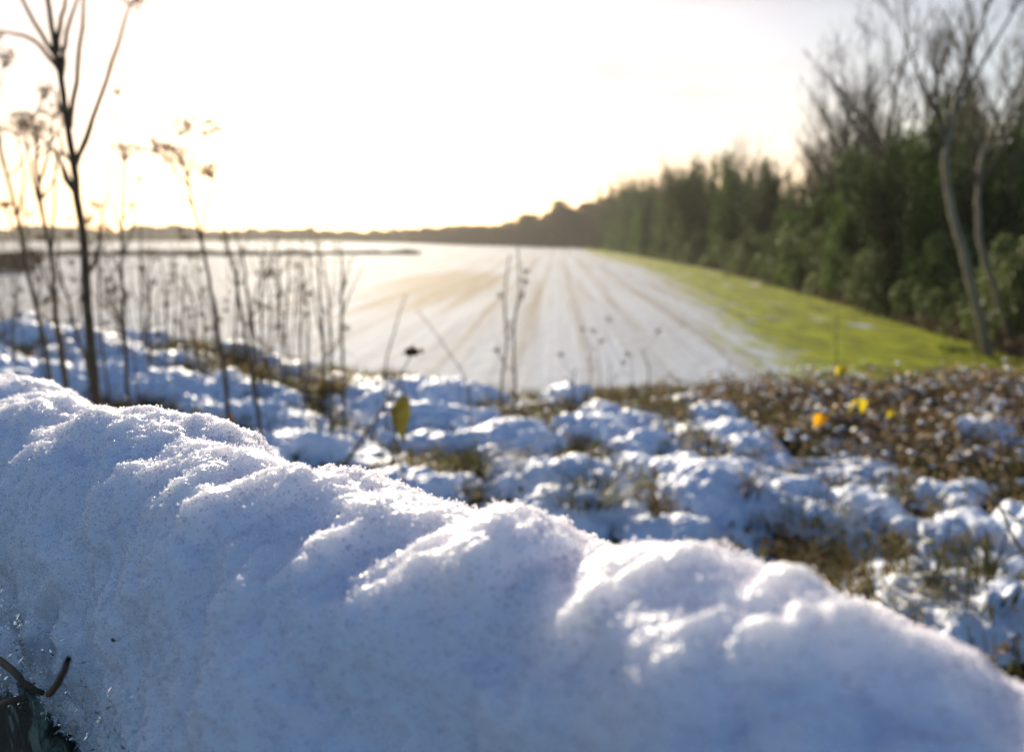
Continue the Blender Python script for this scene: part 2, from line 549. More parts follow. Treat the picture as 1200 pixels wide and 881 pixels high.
# pillows of snow lying on the flattened growth of the bank
X0, X1, Y0, Y1, ST = -5.2, 5.6, 1.0, 7.6, 0.013
xs = np.arange(X0, X1, ST); ys = np.arange(Y0, Y1, ST)
gx, gy = np.meshgrid(xs, ys, indexing='ij')
H = np.full(gx.shape, -0.045)
wx = gx + 0.075 * fbm(gx / 0.16, gy / 0.16, octv=4, gain=0.6, seed=21)
wy = gy + 0.075 * fbm(gx / 0.16, gy / 0.16, octv=4, gain=0.6, seed=31)


def thicket(x, y):
    """how much of a spot belongs to the brown twiggy thicket on the right"""
    a = smooth01((x - (1.15 + (6 - y) * 0.30)) / 0.6) * smooth01((y - 3.9 - 0.10 * (x - 1.5)) / 0.4)
    a = a * smooth01(1.5 + 2.6 * vnoise(x / 0.75, y / 0.5, seed=91))
    return a


nd = 5200
DOME = []
r_ = np.random.default_rng(12)
for i in range(nd):
    cx, cy = r_.uniform(X0, X1), r_.uniform(Y0, Y1)
    tk = float(thicket(np.array(cx), np.array(cy)))
    big = r_.random()
    rad = 0.03 + 0.16 * big ** 3.2
    if tk > 0.4:
        if r_.random() < 0.35: continue
        rad *= 0.5
    gap = float(vnoise(np.array(cx / 0.42), np.array(cy / 0.42), seed=77))
    if gap + 0.5 * float(vnoise(np.array(cx / 0.17), np.array(cy / 0.17), seed=78)) < -0.12 and r_.random() < 0.93: continue
    if cy > 5.7 and r_.random() < 0.5: continue
    asp = r_.uniform(1, 1.9); th = r_.uniform(0, math.pi); h = rad * r_.uniform(0.5, 0.95)
    DOME.append((cx, cy, rad, asp, th, h))
for cx, cy, rad, asp, th, h in DOME:
    R_ = rad * asp * 1.2
    i0, i1 = max(0, int((cx - R_ - 0.1 - X0) / ST)), int((cx + R_ + 0.1 - X0) / ST)
    j0, j1 = max(0, int((cy - R_ - 0.1 - Y0) / ST)), int((cy + R_ + 0.1 - Y0) / ST)
    qx, qy = wx[i0:i1, j0:j1] - cx, wy[i0:i1, j0:j1] - cy
    a = (qx * math.cos(th) + qy * math.sin(th)) / asp; b_ = -qx * math.sin(th) + qy * math.cos(th)
    q = (a * a + b_ * b_) / rad ** 2
    d = np.where(q < 1, h * np.sqrt(np.clip(1 - q, 0, 1)) - 0.01, -0.05)
    sub = H[i0:i1, j0:j1]
    k = 0.012
    mxx = np.maximum(sub, d)
    H[i0:i1, j0:j1] = mxx + k * np.exp(-np.abs(sub - d) / k) * (np.minimum(sub, d) > -0.03)
tk = thicket(gx, gy)
sheet = -0.028 + 0.07 * fbm(gx / 0.5, gy / 0.5, octv=3, seed=51) - 0.035 * tk      # a thin even cover between the pillows
nearright = smooth01((gx - 0.3) / 0.8) * smooth01((3.4 - gy) / 0.8)
sheet = sheet + 0.015 * nearright
Hs = np.maximum(H, sheet)
Hs = Hs + 0.011 * fbm(gx / 0.07, gy / 0.07, octv=4, gain=0.6, seed=61) - 0.1 * smooth01((gy - 6.6) / 0.8)
Z = bank(gx, gy) + Hs
SNOWH = Hs
snow = link('snow_cover', np_mesh('snow_cover', np.stack([gx, gy, Z], -1).reshape(-1, 3), grid_faces(len(xs), len(ys))), M['snow_far'], smooth=True)
tag(snow, 'lumpy pillows of snow over the flattened growth of the bank', 'snow', kind='stuff')


def ground(x, y):
    """height of what is on top of the bank at x, y"""
    i = int((x - X0) / ST); j = int((y - Y0) / ST)
    if 0 <= i < gx.shape[0] and 0 <= j < gx.shape[1]:
        return max(float(Z[i, j]), float(bank(np.array(x), np.array(y))))
    return float(bank(np.array(float(x)), np.array(float(y))))


# ------------------------------------------------------------------ wall under the near snow, and the snow on it
ND = Vector((0.69, 0.724, 0)).normalized()      # across the wall, away from the camera
SD = Vector((ND.y, -ND.x, 0))                   # along the wall, to the right
PC = 0.252                                      # distance of the seen crest from the camera
sil = [(-60, 424), (0, 430), (60, 441), (110, 458), (160, 474), (205, 482), (250, 486), (290, 492), (330, 516), (352, 530), (400, 531),
       (440, 543), (475, 563), (520, 569), (565, 571), (600, 578), (650, 590), (700, 614), (740, 648), (800, 655), (860, 664), (930, 682),
       (1000, 698), (1080, 726), (1150, 756), (1200, 790), (1260, 830)]
cs_, cz_ = [], []
for px, py in sil:
    x, z = ray(px, py)
    d = PC / (x * ND.x + ND.y)
    cs_.append(x * d * SD.x + d * SD.y); cz_.append(z * d)
cs_ = np.array(cs_); cz_ = np.array(cz_)
cz_ = cz_ + np.interp(cs_, [-1.2, -0.35, -0.22, -0.16, -0.11, -0.07, -0.02], [-0.012, -0.011, -0.012, -0.011, -0.005, -0.001, 0.004])   # room for the clods on top
prof = np.array([(0.150, -0.300), (0.128, -0.262), (0.122, -0.236), (0.126, -0.213), (0.139, -0.172), (0.157, -0.134), (0.182, -0.113), (0.212, -0.1085), (0.232, -0.1095),
                 (0.252, -0.120), (0.285, -0.143), (0.325, -0.178), (0.36, -0.225), (0.375, -0.28), (0.36, -0.32)])
prof[:, 1] += 0.120
L_ = np.concatenate([[0], np.cumsum(np.linalg.norm(np.diff(prof, axis=0), axis=1))])
tt = np.linspace(0, L_[-1], 640)
# smooth the polyline
pp = np.interp(tt, L_, prof[:, 0]); pz = np.interp(tt, L_, prof[:, 1])
ker = np.hanning(53); ker /= ker.sum()
pp = np.convolve(np.pad(pp, 26, 'edge'), ker, 'valid'); pz = np.convolve(np.pad(pz, 26, 'edge'), ker, 'valid')
ss = np.concatenate([np.linspace(-1.9, -1.22, 120), np.linspace(-1.2185, 0.25, 2400), np.linspace(0.252, 0.9, 120)])
S, T = np.meshgrid(ss, np.arange(len(tt)), indexing='ij')
P_ = pp[T]; Zp = pz[T]
c_s = np.linspace(-2.2, 1.2, 1700); c_z = np.interp(c_s, cs_, cz_); kk = np.hanning(19); kk /= kk.sum()
c_z = np.convolve(np.pad(c_z, 9, 'edge'), kk, 'valid')
crest = np.interp(S, c_s, c_z)
pos = np.stack([SD.x * S + ND.x * P_, SD.y * S + ND.y * P_, CAM_Z + crest + Zp], -1)


def normals(pos):
    du = np.gradient(pos, axis=0); dv = np.gradient(pos, axis=1)
    n = np.cross(du, dv)
    n /= np.linalg.norm(n, axis=-1)[..., None] + 1e-12
    if n[:, len(tt) // 2, 2].mean() < 0: n = -n
    return n


nrm = normals(pos)
x, y, z = pos[..., 0], pos[..., 1], pos[..., 2]
front = smooth01((0.245 - P_) / 0.05)
disp = 0.0120 * fbm(x / 0.075, y / 0.075, z / 0.075, octv=2, gain=0.5, seed=101) * (0.35 + 0.65 * front)
bil = 1 - np.sqrt(vnoise(x / 0.030 + 0.4 * vnoise(x / 0.05, y / 0.05, z / 0.05, 140), y / 0.030, z / 0.030, 111) ** 2 + 0.01) * 1.6
disp += 0.0042 * bil
disp += 0.0022 * (1 - 1.7 * np.sqrt(vnoise(x / 0.013 + 0.5 * vnoise(x / 0.02, y / 0.02, z / 0.02, 145), y / 0.013, z / 0.013, 112) ** 2 + 0.01))
disp += 0.0020 * fbm(x / 0.012, y / 0.012, z / 0.012, octv=2, seed=121)


def worley(a, b, seed):
    fa, fb = np.floor(a), np.floor(b)
    best = np.full(a.shape, 9.0)
    zz_ = np.zeros_like(fa)
    for i_ in (-1, 0, 1):
        for j_ in (-1, 0, 1):
            ca, cb_ = fa + i_, fb + j_
            da = ca + hash3(ca, cb_, zz_, seed) - a; db = cb_ + hash3(ca, cb_, zz_ + 1, seed) - b
            best = np.minimum(best, da * da + db * db)
    return best


TL = tt[T]
disp += 0.0095 * (0.15 + 0.85 * front) * np.sqrt(np.clip(1.05 - worley(S / 0.058 + 0.9 * vnoise(S / 0.05, TL / 0.05, seed=14), TL / 0.042 + 0.9 * vnoise(S / 0.05, TL / 0.05, seed=15), 16), 0.02, 1)) - 0.007
w1 = 0.35 * vnoise(S / 0.012, TL / 0.012, seed=8); w2 = 0.35 * vnoise(S / 0.012, TL / 0.012, seed=9)
amt = 0.35 + 0.65 * smooth01(0.5 + 1.2 * vnoise(S / 0.045, TL / 0.045, seed=10))
disp += 0.0064 * amt * np.sqrt(np.clip(1.05 - worley(S / 0.017 + w1, TL / 0.015 + w2, 5), 0.02, 1))
disp += 0.0046 * amt * np.sqrt(np.clip(1.05 - worley(S / 0.009 + w2, TL / 0.008 + w1, 6), 0.02, 1))
disp -= 0.004
disp += 0.0027 * np.sqrt(np.clip(1 - worley(S / 0.0050 + 0.3 * vnoise(S / 0.006, TL / 0.006, seed=7), TL / 0.0050, 3), 0, 1))
disp += 0.0014 * np.sqrt(np.clip(1 - worley(S / 0.0024, TL / 0.0024, 4), 0, 1))
disp -= 0.0045
pos = pos + nrm * disp[..., None]
nrm = normals(pos)
thin = 0.75 * smooth01((-0.055 - Zp) / 0.05) * smooth01((-0.40 - S) / 0.08)
thin = np.clip(thin * (0.75 + 0.9 * fbm(S / 0.012, TL / 0.012, octv=3, seed=171)), 0, 1) * 0.65

# loose ice grains on the ridge
Sv = (S > -1.25) & (S < 0.22) & (P_ > 0.115) & (P_ < 0.31)
idx = np.argwhere(Sv[:-1, :-1])
ng = 200000
pick = idx[rng.integers(0, len(idx), ng)]
base = pos[pick[:, 0], pick[:, 1]]; nn = nrm[pick[:, 0], pick[:, 1]]
clump = vnoise(base[:, 0] / 0.011, base[:, 1] / 0.011, base[:, 2] / 0.011, 151)
pk = P_[pick[:, 0], pick[:, 1]]; th_ = thin[pick[:, 0], pick[:, 1]]
keep = (rng.random(ng) < 0.42 + 0.58 * smooth01((pk - 0.20) / 0.035)) & (rng.random(ng) > th_)
base, nn, clump = base[keep], nn[keep], clump[keep]
n = len(base)
rad = rng.uniform(0.0004, 0.0010, n) * np.where(rng.random(n) < 0.05, 1.5, 1)
base = base + rng.normal(size=(n, 3)) * 0.0005 + nn * (rng.uniform(-0.2, 0.9, n) * rad + np.clip(clump, 0, 1) * 0.0008)[:, None]
octv = np.array([(1, 0, 0), (-1, 0, 0), (0, 1, 0), (0, -1, 0), (0, 0, 1), (0, 0, -1)], float)
octf = np.array([(0, 2, 4), (2, 1, 4), (1, 3, 4), (3, 0, 4), (2, 0, 5), (1, 2, 5), (3, 1, 5), (0, 3, 5)])
q = rng.normal(size=(n, 3, 3))
q0 = q[:, 0] / np.linalg.norm(q[:, 0], axis=1)[:, None]
q1 = q[:, 1] - (q[:, 1] * q0).sum(1)[:, None] * q0; q1 /= np.linalg.norm(q1, axis=1)[:, None]
q2 = np.cross(q0, q1)
sc3 = rng.uniform(0.75, 1.25, (n, 6, 1))
V = (octv[None, :, 0:1] * q0[:, None] + octv[None, :, 1:2] * q1[:, None] + octv[None, :, 2:3] * q2[:, None]) * sc3
V = base[:, None, :] + V * rad[:, None, None]
F = (np.arange(n)[:, None, None] * 6 + octf[None]).reshape(-1, 3)
gq = grid_faces(len(ss), len(tt)); nb = pos.shape[0] * pos.shape[1]
bank_snow = link('snow_bank', np_mesh('snow_bank', pos.reshape(-1, 3), gq), M['snow_near'], smooth=True)
ta = bank_snow.data.attributes.new('thin', 'FLOAT', 'POINT')
ta.data.foreach_set('value', thin.ravel().astype(np.float32))
gr = link('ice_grains', np_mesh('ice_grains', V.reshape(-1, 3), F), M['snow_grain'], bank_snow)
gr['kind'] = 'stuff'
tag(bank_snow, 'thick ridge of grainy white snow heaped along the wall top', 'snow ridge')

# wall of rough stones under it
wall = empty('stone_wall', (0, 0, 0))
tag(wall, 'dark lichened stone wall under the ridge of snow', 'wall')
mbw = MB()
rs = np.random.default_rng(5)
zt = CAM_Z - 0.262
row = 0
import bmesh
bm = bmesh.new()
while zt > 2.6:
    hh = rs.uniform(0.09, 0.14)
    s = -2.0 + rs.uniform(0, 0.1)
    while s < 1.0:
        ln = rs.uniform(0.12, 0.26)
        for pa, pb in ((0.118, 0.25), (0.255, 0.385)):
            c = SD * (s + ln / 2) + ND * ((pa + pb) / 2) + Vector((0, 0, zt - hh / 2))
            res = bmesh.ops.create_cube(bm, size=1)
            vs = res['verts']
            for v in vs:
                j = Vector(rs.uniform(-0.012, 0.012, 3))
                v.co = c + SD * (v.co.x * (ln - 0.008)) + ND * (v.co.y * (pb - pa)) + Vector((0, 0, v.co.z * (hh - 0.008))) + j
        s += ln
    zt -= hh
bmesh.ops.bevel(bm, geom=bm.edges[:], offset=0.012, segments=2, affect='EDGES')
bmesh.ops.subdivide_edges(bm, edges=bm.edges[:], cuts=1, use_grid_fill=True)
me = bpy.data.meshes.new('stones'); bm.to_mesh(me); bm.free()
link('stonework', me, M['stone'], wall)

# icy crust where the snow thins at its lower left edge: slivers of clear ice
mb = MB()
sel = np.argwhere((S > -1.15) & (S < -0.30) & (P_ < 0.15) & (Zp < -0.085))
k = 14000
pick = sel[rng.integers(0, len(sel), k)]
b0 = pos[pick[:, 0], pick[:, 1]]; n0 = nrm[pick[:, 0], pick[:, 1]]
sl = rng.uniform(0.0006, 0.0022, k)
mb.cards(b0 + n0 * 0.001 + rng.normal(size=(k, 3)) * 0.002, sl, aspect=2.6, fold=0.2)
fr = mb.build('ice_crust', M['ice'])
tag(fr, 'glassy slivers of ice at the thin lower edge of the snow ridge', 'ice', kind='stuff')

# dead bramble twigs poking out at the lower left corner
def on_face(px, py, off=0.0):
    """point where the sight line meets the near side of the wall, off metres in front of it"""
    x, z = ray(px, py)
    a = x * ND.x + ND.y
    d = (0.112 - off) / a
    return Vector((x * d, d, CAM_Z + z * d))


def twig_thing(name, pts, r0, r1, label, cat, mat, side=None, group=None, leafs=None):
    root = empty(name, pts[0])
    tag(root, label, cat, group)
    base = Vector(pts[0])
    m_ = MB()
    P = [Vector(p) - base for p in pts]
    m_.tube(P, list(np.linspace(r0, r1, len(P))), 7)
    for sp_ in (side or []):
        Q = [Vector(p) - base for p in sp_]
        m_.tube(Q, list(np.linspace(r1 * 1.1, r1 * 0.5, len(Q))), 5)
    m_.build('stem', mat, root, True)
    return root


def chain(pts, n=12, jit=0.0, seed=0):
    """smooth curve through points"""
    P = [Vector(p) for p in pts]
    if len(P) == 2: P = [P[0], (P[0] + P[1]) / 2, P[1]]
    out = []
    rr = random.Random(seed)
    m_ = len(P)
    for i in range(n + 1):
        t = i / n * (m_ - 1); k = min(int(t), m_ - 2); f = t - k
        p0, p1, p2, p3 = P[max(k - 1, 0)], P[k], P[k + 1], P[min(k + 2, m_ - 1)]
        q = 0.5 * ((2 * p1) + (p2 - p0) * f + (2 * p0 - 5 * p1 + 4 * p2 - p3) * f * f + (3 * p1 - p0 - 3 * p2 + p3) * f ** 3)
        if 0 < i < n and jit: q = q + Vector((rr.uniform(-jit, jit), rr.uniform(-jit, jit), rr.uniform(-jit, jit)))
        out.append(q)
    return out


twig_thing('dead_twig', chain([on_face(-25, 758, 0.004), on_face(8, 780, 0.012), on_face(28, 800, 0.012), on_face(50, 812, 0.004)], 14, 0.0004),
           0.0022, 0.0014, 'dark curved twig crossing the wall below the icy edge', 'twig', M['stem'])
twig_thing('dead_twig', chain([on_face(58, 812, 0.002), on_face(70, 796, 0.012), on_face(80, 772, 0.02)], 10, 0.0003),
           0.0021, 0.0013, 'short broken twig end pointing up beside the snow edge', 'twig', M['stem'])
twig_thing('dead_twig', chain([on_face(-25, 832, 0.008), on_face(5, 824, 0.012), on_face(30, 816, 0.004)], 10, 0.0003),
           0.0024, 0.0018, 'thick dark twig at the foot of the icy edge, lowest of three', 'twig', M['stem'])
def surf_hit(px, py):
    x, z = ray(px, py)
    d = np.array([x, 1, z]); d /= np.linalg.norm(d)
    q = pos.reshape(-1, 3) - np.array([0, 0, CAM_Z])
    t = q @ d
    e = np.linalg.norm(q - t[:, None] * d, axis=1)
    i = np.argmin(e + (t < 0.05) * 9 + np.where(e < 0.003, t * 0.001, 0))
    return Vector(pos.reshape(-1, 3)[i]), Vector(nrm.reshape(-1, 3)[i])


p, nv = surf_hit(137, 752)
mb = MB(); mb.cards([(0, 0, 0), (0.0006, 0, 0.0003)], 0.0022, aspect=1.4, fold=0.3)
o = mb.build('seed_husk', M['stem']); o.location = p + nv * 0.0022
tag(o, 'tiny dark husk lying on the blue shaded face of the snow ridge', 'husk')

# ------------------------------------------------------------------ small growth on the bank
def blades(mb_, n, spread, hmin, hmax, w, lean=0.5, seed=0):
    rr = np.random.default_rng(seed)
    for i in range(n):
        a = rr.uniform(0, 2 * math.pi); r = spread * math.sqrt(rr.random()) * 0.5
        x0, y0 = r * math.cos(a), r * math.sin(a)
        h = rr.uniform(hmin, hmax); l = rr.uniform(0.1, lean) * h
        a2 = a + rr.uniform(-0.9, 0.9)
        dx_, dy_ = math.cos(a2) * l, math.sin(a2) * l
        wx_, wy_ = -math.sin(a2) * w, math.cos(a2) * w
        pts_ = []
        for t_, ww in ((0, 1), (0.45, 0.9), (0.8, 0.55), (1, 0.08)):
            z_ = h * (t_ - 0.35 * t_ ** 3 * (l / h) * 1.5); q_ = t_ ** 1.8
            pts_.append((x0 + dx_ * q_ * 1.6 - wx_ * ww, y0 + dy_ * q_ * 1.6 - wy_ * ww, z_))
            pts_.append((x0 + dx_ * q_ * 1.6 + wx_ * ww, y0 + dy_ * q_ * 1.6 + wy_ * ww, z_))
        mb_.add(pts_, [(0, 1, 3, 2), (2, 3, 5, 4), (4, 5, 7, 6)])


tuss_mesh = []
for k in range(3):
    mb = MB(); blades(mb, 150, 0.16, 0.05, 0.17, 0.0022, 0.9, 300 + k)
    tuss_mesh.append(mb.mesh('tussock'))
for k in range(3): tuss_mesh[k].materials.append(M['grass_dry'])
tuss_dark = []
for k in range(2):
    c_ = tuss_mesh[k].copy(); c_.materials.clear(); c_.materials.append(M['grass_dark']); tuss_dark.append(c_)
TU = [(1040, 592, 2.75, 1.3, 0, 'tawny grass tussock under a thick cap of snow'),
      (690, 575, 3.55, 1.2, 1, 'dark tussock in the hollow right behind the middle of the snow ridge'),
      (560, 520, 4.2, 1.3, 1, 'dark grass tussock between snow pillows above the yellow-brown leaf'),
      (1155, 640, 2.6, 1.5, 1, 'largest dark green tussock at the far right of the bank'),
      (1125, 565, 3.3, 1.0, 0, 'small yellow-green tussock behind the large dark one'),
      (385, 487, 4.8, 0.9, 1, 'dark tussock in the snow right of the leaning weed stems'),
      (490, 560, 3.4, 0.8, 0, 'yellowish tussock just above the crest of the snow ridge'),
      (290, 412, 5.6, 1.3, 0, 'golden tussock at the feet of the leaning weeds'),
      (215, 405, 5.6, 1.2, 0, 'pale golden tussock left of the leaning weeds'),
      (385, 415, 5.8, 1.2, 0, 'straw-coloured tussock at the foot of the forked weeds'),
      (960, 565, 3.5, 1.1, 1, 'brown tussock between two snow pillows below the thicket')]
for px, py, d, s_, kd, lab in TU:
    x, z = ray(px, py)
    o = bpy.data.objects.new('grass_tussock', (tuss_dark if kd else tuss_mesh)[random.randrange(2)])
    col.objects.link(o)
    gx_, gy_ = x * d, d
    o.location = (gx_, gy_, max(ground(gx_, gy_) - 0.03, float(bank(np.array(gx_), np.array(gy_)))))
    o.scale = (s_ * 1.5, s_ * 1.5, s_ * 0.9); o.rotation_euler = (0, 0, random.uniform(0, 6.28))
    tag(o, lab, 'grass tussock', 'grass tussocks on the snowy bank')

# mixed low growth showing in the gaps of the snow: one mass
mbg, mbl, mbn = MB(), MB(), MB()
r2 = np.random.default_rng(44)
cand = 0
Pl, Pn = [], []
while cand < 5000:
    x0, y0 = r2.uniform(X0, X1), r2.uniform(1.6, 7.4)
    i, j = int((x0 - X0) / ST), int((y0 - Y0) / ST)
    h = SNOWH[i, j]
    tkv = float(thicket(np.array(x0), np.array(y0)))
    if h > 0.012 and r2.random() > (0.05 + 0.06 * (y0 > 5.2)): continue
    cand += 1
    zz = float(bank(np.array(x0), np.array(y0)))
    for q in range(3):
        a = r2.uniform(0, 6.28); l = r2.uniform(0.03, 0.11); hh = r2.uniform(0.02, 0.11)
        x1, y1 = x0 + r2.normal() * 0.03, y0 + r2.normal() * 0.03
        w = 0.0022
        mbg.add([(x1 - w, y1, zz), (x1 + w, y1, zz), (x1 + math.cos(a) * l * 0.5 + w, y1 + math.sin(a) * l * 0.5, zz + hh), (x1 + math.cos(a) * l * 0.5 - w, y1 + math.sin(a) * l * 0.5, zz + hh),
                 (x1 + math.cos(a) * l, y1 + math.sin(a) * l, zz + hh * 0.7)], [(0, 1, 2, 3), (3, 2, 4, 4)][:1])
    for q in range(4):
        (Pl if r2.random() < 0.6 else Pn).append((x0 + r2.normal() * 0.05, y0 + r2.normal() * 0.05, zz + r2.uniform(0, 0.05)))
g = mbg.build('dead_grass', M['grass_mixed']); tag(g, 'flattened dead grass in the gaps between snow pillows', 'grass', kind='stuff')
mbl.cards(np.array(Pl), r2.uniform(0.015, 0.04, len(Pl)), 1.4, 0.3)
g = mbl.build('leaf_litter', M['leaf_brown']); tag(g, 'brown leaf litter between the snow pillows', 'leaf litter', kind='stuff')
mbn.cards(np.array(Pn), r2.uniform(0.012, 0.032, len(Pn)), 1.5, 0.2)
g = mbn.build('ground_cover', M['leaf_green']); tag(g, 'low green leaves showing through the snow', 'ground cover', kind='stuff')

# the brown twiggy thicket on the right: countless tangled twigs and curled leaves
mbt, mbl = MB(), MB()
PL, PS = [], []
cnt = 0
while cnt < 700:
    x0, y0 = r2.uniform(0.4, 5.4), r2.uniform(3.6, 6.9)
    if float(thicket(np.array(x0), np.array(y0))) < r2.uniform(0.2, 0.8): continue
    cnt += 1
    zz = ground(x0, y0)
    a = r2.uniform(0, 6.28); l = r2.uniform(0.15, 0.95); hh = r2.uniform(0.02, 0.13)
    p0 = Vector((x0, y0, zz - 0.02)); p2 = p0 + Vector((math.cos(a) * l, math.sin(a) * l, r2.uniform(-0.02, 0.1))); p1 = (p0 + p2) / 2 + Vector((0, 0, hh))
    c_ = chain([p0, p1, p2], 5, 0.012, cnt)
    mbt.tube(c_, list(np.linspace(0.006, 0.002, len(c_))), 4)
    for q in range(16):
        v = c_[r2.integers(0, len(c_))]
        (PL if r2.random() < 0.84 else PS).append(v + Vector(r2.normal(size=3) * 0.035))
mtw = MB()
for q in range(260):
    x0, y0 = r2.uniform(-4.5, 4.5), r2.uniform(1.8, 6.6)
    zz = ground(x0, y0); a = r2.uniform(0, 6.28); l = r2.uniform(0.12, 0.5)
    p0 = Vector((x0, y0, zz - 0.02)); p2 = p0 + Vector((math.cos(a) * l, math.sin(a) * l, r2.uniform(0.0, 0.16))); p1 = (p0 + p2) / 2 + Vector((0, 0, r2.uniform(0.03, 0.14)))
    mtw.tube(chain([p0, p1, p2], 6, 0.008, q), list(np.linspace(0.0038, 0.0012, 7)), 4)
g = mtw.build('fallen_twigs', M['stem']); tag(g, 'thin dead twigs and runners sticking out of the snow all over the bank', 'twigs', kind='stuff')
tw = mbt.build('bramble_thicket', M['stem'])
tag(tw, 'brown tangle of bramble twigs and dead leaves along the right of the bank', 'brambles', kind='stuff')
PL = np.array([tuple(v) for v in PL]); mbl.cards(PL, r2.uniform(0.015, 0.042, len(PL)), 1.3, 0.35)
mbl.build('dead_leaves', M['leaf_brown'], tw)['kind'] = 'stuff'
# small dabs of snow caught on the twigs
PS = np.array([tuple(v) for v in PS]); n = len(PS)
rad = r2.uniform(0.006, 0.022, n)
ico = bmesh.new(); bmesh.ops.create_icosphere(ico, subdivisions=1, radius=1)
iv = np.array([v.co[:] for v in ico.verts]); fi = np.array([[v.index for v in f.verts] for f in ico.faces]); ico.free()
V = PS[:, None, :] + iv[None] * rad[:, None, None] * np.array([1.3, 1.3, 0.6]) + r2.normal(size=(n, len(iv), 3)) * 0.002
sd_ = link('snow_dabs', np_mesh('snow_dabs', V.reshape(-1, 3), (np.arange(n)[:, None, None] * len(iv) + fi[None]).reshape(-1, 3)), M['snow_far'], smooth=True)
tag(sd_, 'small dabs of snow caught in the bramble thicket', 'snow', kind='stuff')


# ------------------------------------------------------------------ single leaves
def leaf_mesh(name, L0, Wd, curl=0.25, seed=0, twist=0.0, teeth=0.12):
    rr = random.Random(seed)
    nu, nv = 9, 5
    V, F = [], []
    for i in range(nu):
        t_ = i / (nu - 1)
        w = Wd * 0.5 * (math.sin(math.pi * t_ ** 0.8) + 0.03) * (1 + teeth * (1 if i % 2 else -1))
        for j in range(nv):
            s_ = j / (nv - 1) * 2 - 1
            x_ = s_ * w; y_ = t_ * L0; z_ = abs(s_) * w * 0.45 - curl * L0 * t_ * t_ + rr.uniform(-1, 1) * 0.02 * L0
            an = twist * t_
            V.append((x_ * math.cos(an) - z_ * math.sin(an), y_, x_ * math.sin(an) + z_ * math.cos(an)))
    for i in range(nu - 1):
        for j in range(nv - 1):
            a_ = i * nv + j; F.append((a_, a_ + 1, a_ + nv + 1, a_ + nv))
    me_ = bpy.data.meshes.new(name); me_.from_pydata(V, [], F); me_.update()
    return me_


def leaf_on_stem(px, py, d, size, mat, label, rot, seed, base_px=None, name='leaf_sprig'):
    tip = W(px, py, d)
    bx_, by_ = tip.x + (base_px or 0.02), tip.y + 0.03
    root = empty(name, (bx_, by_, ground(bx_, by_) - 0.02))
    tag(root, label, 'leaf sprig')
    b0 = Vector(root.location)
    mbk = MB(); c_ = chain([Vector((0, 0, 0)), (tip - b0) * 0.5 + Vector((0.015, 0, 0.01)), tip - b0], 8)
    mbk.tube(c_, list(np.linspace(0.0025, 0.0012, len(c_))), 5)
    mbk.build('stalk', M['stem'], root)
    for q in range(2):
        lf = link('leaf', leaf_mesh('leaf', size * (1, 0.8)[q], size * 0.75, 0.35, seed + q, 0.4), mat, root, True)
        lf.location = tip - b0; lf.rotation_euler = (rot[0], rot[1], rot[2] + 2.2 * q)


leaf_on_stem(988, 430, 4.3, 0.065, M['leaf_yellow'], 'yellow leaf on a thin stalk in front of the green strip', (-0.6, 0.2, 0.5), 1)
leaf_on_stem(1005, 468, 3.6, 0.078, M['leaf_yellow'], 'bright yellow leaf standing over the thicket, right of the orange one', (-0.9, 0.3, 1.2), 2)
leaf_on_stem(964, 485, 3.5, 0.065, M['leaf_orange'], 'orange-yellow leaf over the thicket', (-1.1, -0.3, 2.2), 3)
leaf_on_stem(1046, 482, 3.6, 0.035, M['leaf_yellow'], 'smallest yellow leaf, low in the thicket right of the bright yellow one', (-0.8, -0.3, 2.2), 4)
leaf_on_stem(1085, 635, 2.5, 0.05, M['leaf_green'], 'small green leaf sprig on the snow at the right', (0.4, 0.3, 1.2), 6)

# hanging two-toned leaf in the middle with its dried seed heads
root = empty('hanging_leaf', W(486, 520, 2.35)); tag(root, 'tall curled yellow-brown leaf hanging from a dead stalk behind the snow ridge', 'leaf')
b0 = Vector(root.location)
p_top = W(474, 462, 2.35) - b0
lf = link('leaf_blade', leaf_mesh('leaf_blade', 0.15, 0.068, 0.15, 8, 0.9), simple('leaf_turning', [(0.05, 0.03, 0.01), (0.14, 0.12, 0.02), (0.22, 0.19, 0.02)], 14, 0.5, 0.3, trans=0.3), root, True)
lf.location = p_top; lf.rotation_euler = (R(-105), R(10), R(15))
mbk = MB(); mbk.tube(chain([p_top, W(470, 440, 2.35) - b0, W(480, 420, 2.4) - b0, W(483, 412, 2.4) - b0], 10), 0.002, 5)
gz_ = ground(b0.x, b0.y + 0.1)
mbk.tube(chain([Vector((0.03, 0.1, gz_ - b0.z)), W(462, 500, 2.4) - b0, W(470, 440, 2.35) - b0], 8), 0.0028, 5)
mbk.build('stalk', M['stem'], root)
mbs = MB(); c0 = W(483, 412, 2.4) - b0
mbs.cards(np.array(c0) + np.random.default_rng(4).normal(size=(40, 3)) * (0.014, 0.01, 0.005), 0.014, 1.6, 0.3)
mbs.build('seed_head', M['seed'], root)


# ------------------------------------------------------------------ dried weeds and saplings
def umbel(mbt_, heads_, tip, dirv, r, n, seed):
    rr = random.Random(seed)
    mbs_ = MB(); heads_.append(mbs_)
    dirv = Vector(dirv).normalized()
    for i in range(n):
        v = (dirv + Vector((rr.gauss(0, 0.55), rr.gauss(0, 0.55), rr.gauss(0, 0.3)))).normalized()
        e = tip + v * r * rr.uniform(0.6, 1.15)
        mbs_.tube([tip, (tip + e) / 2 + Vector((0, 0, -r * 0.05)), e], 0.0015, 4)
        k_ = rr.randint(5, 10)
        P = [tuple(e + Vector((rr.gauss(0, 0.011), rr.gauss(0, 0.011), rr.gauss(0, 0.009)))) for _ in range(k_)]
        mbs_.cards(P, 0.0095, 1.3, 0.3)


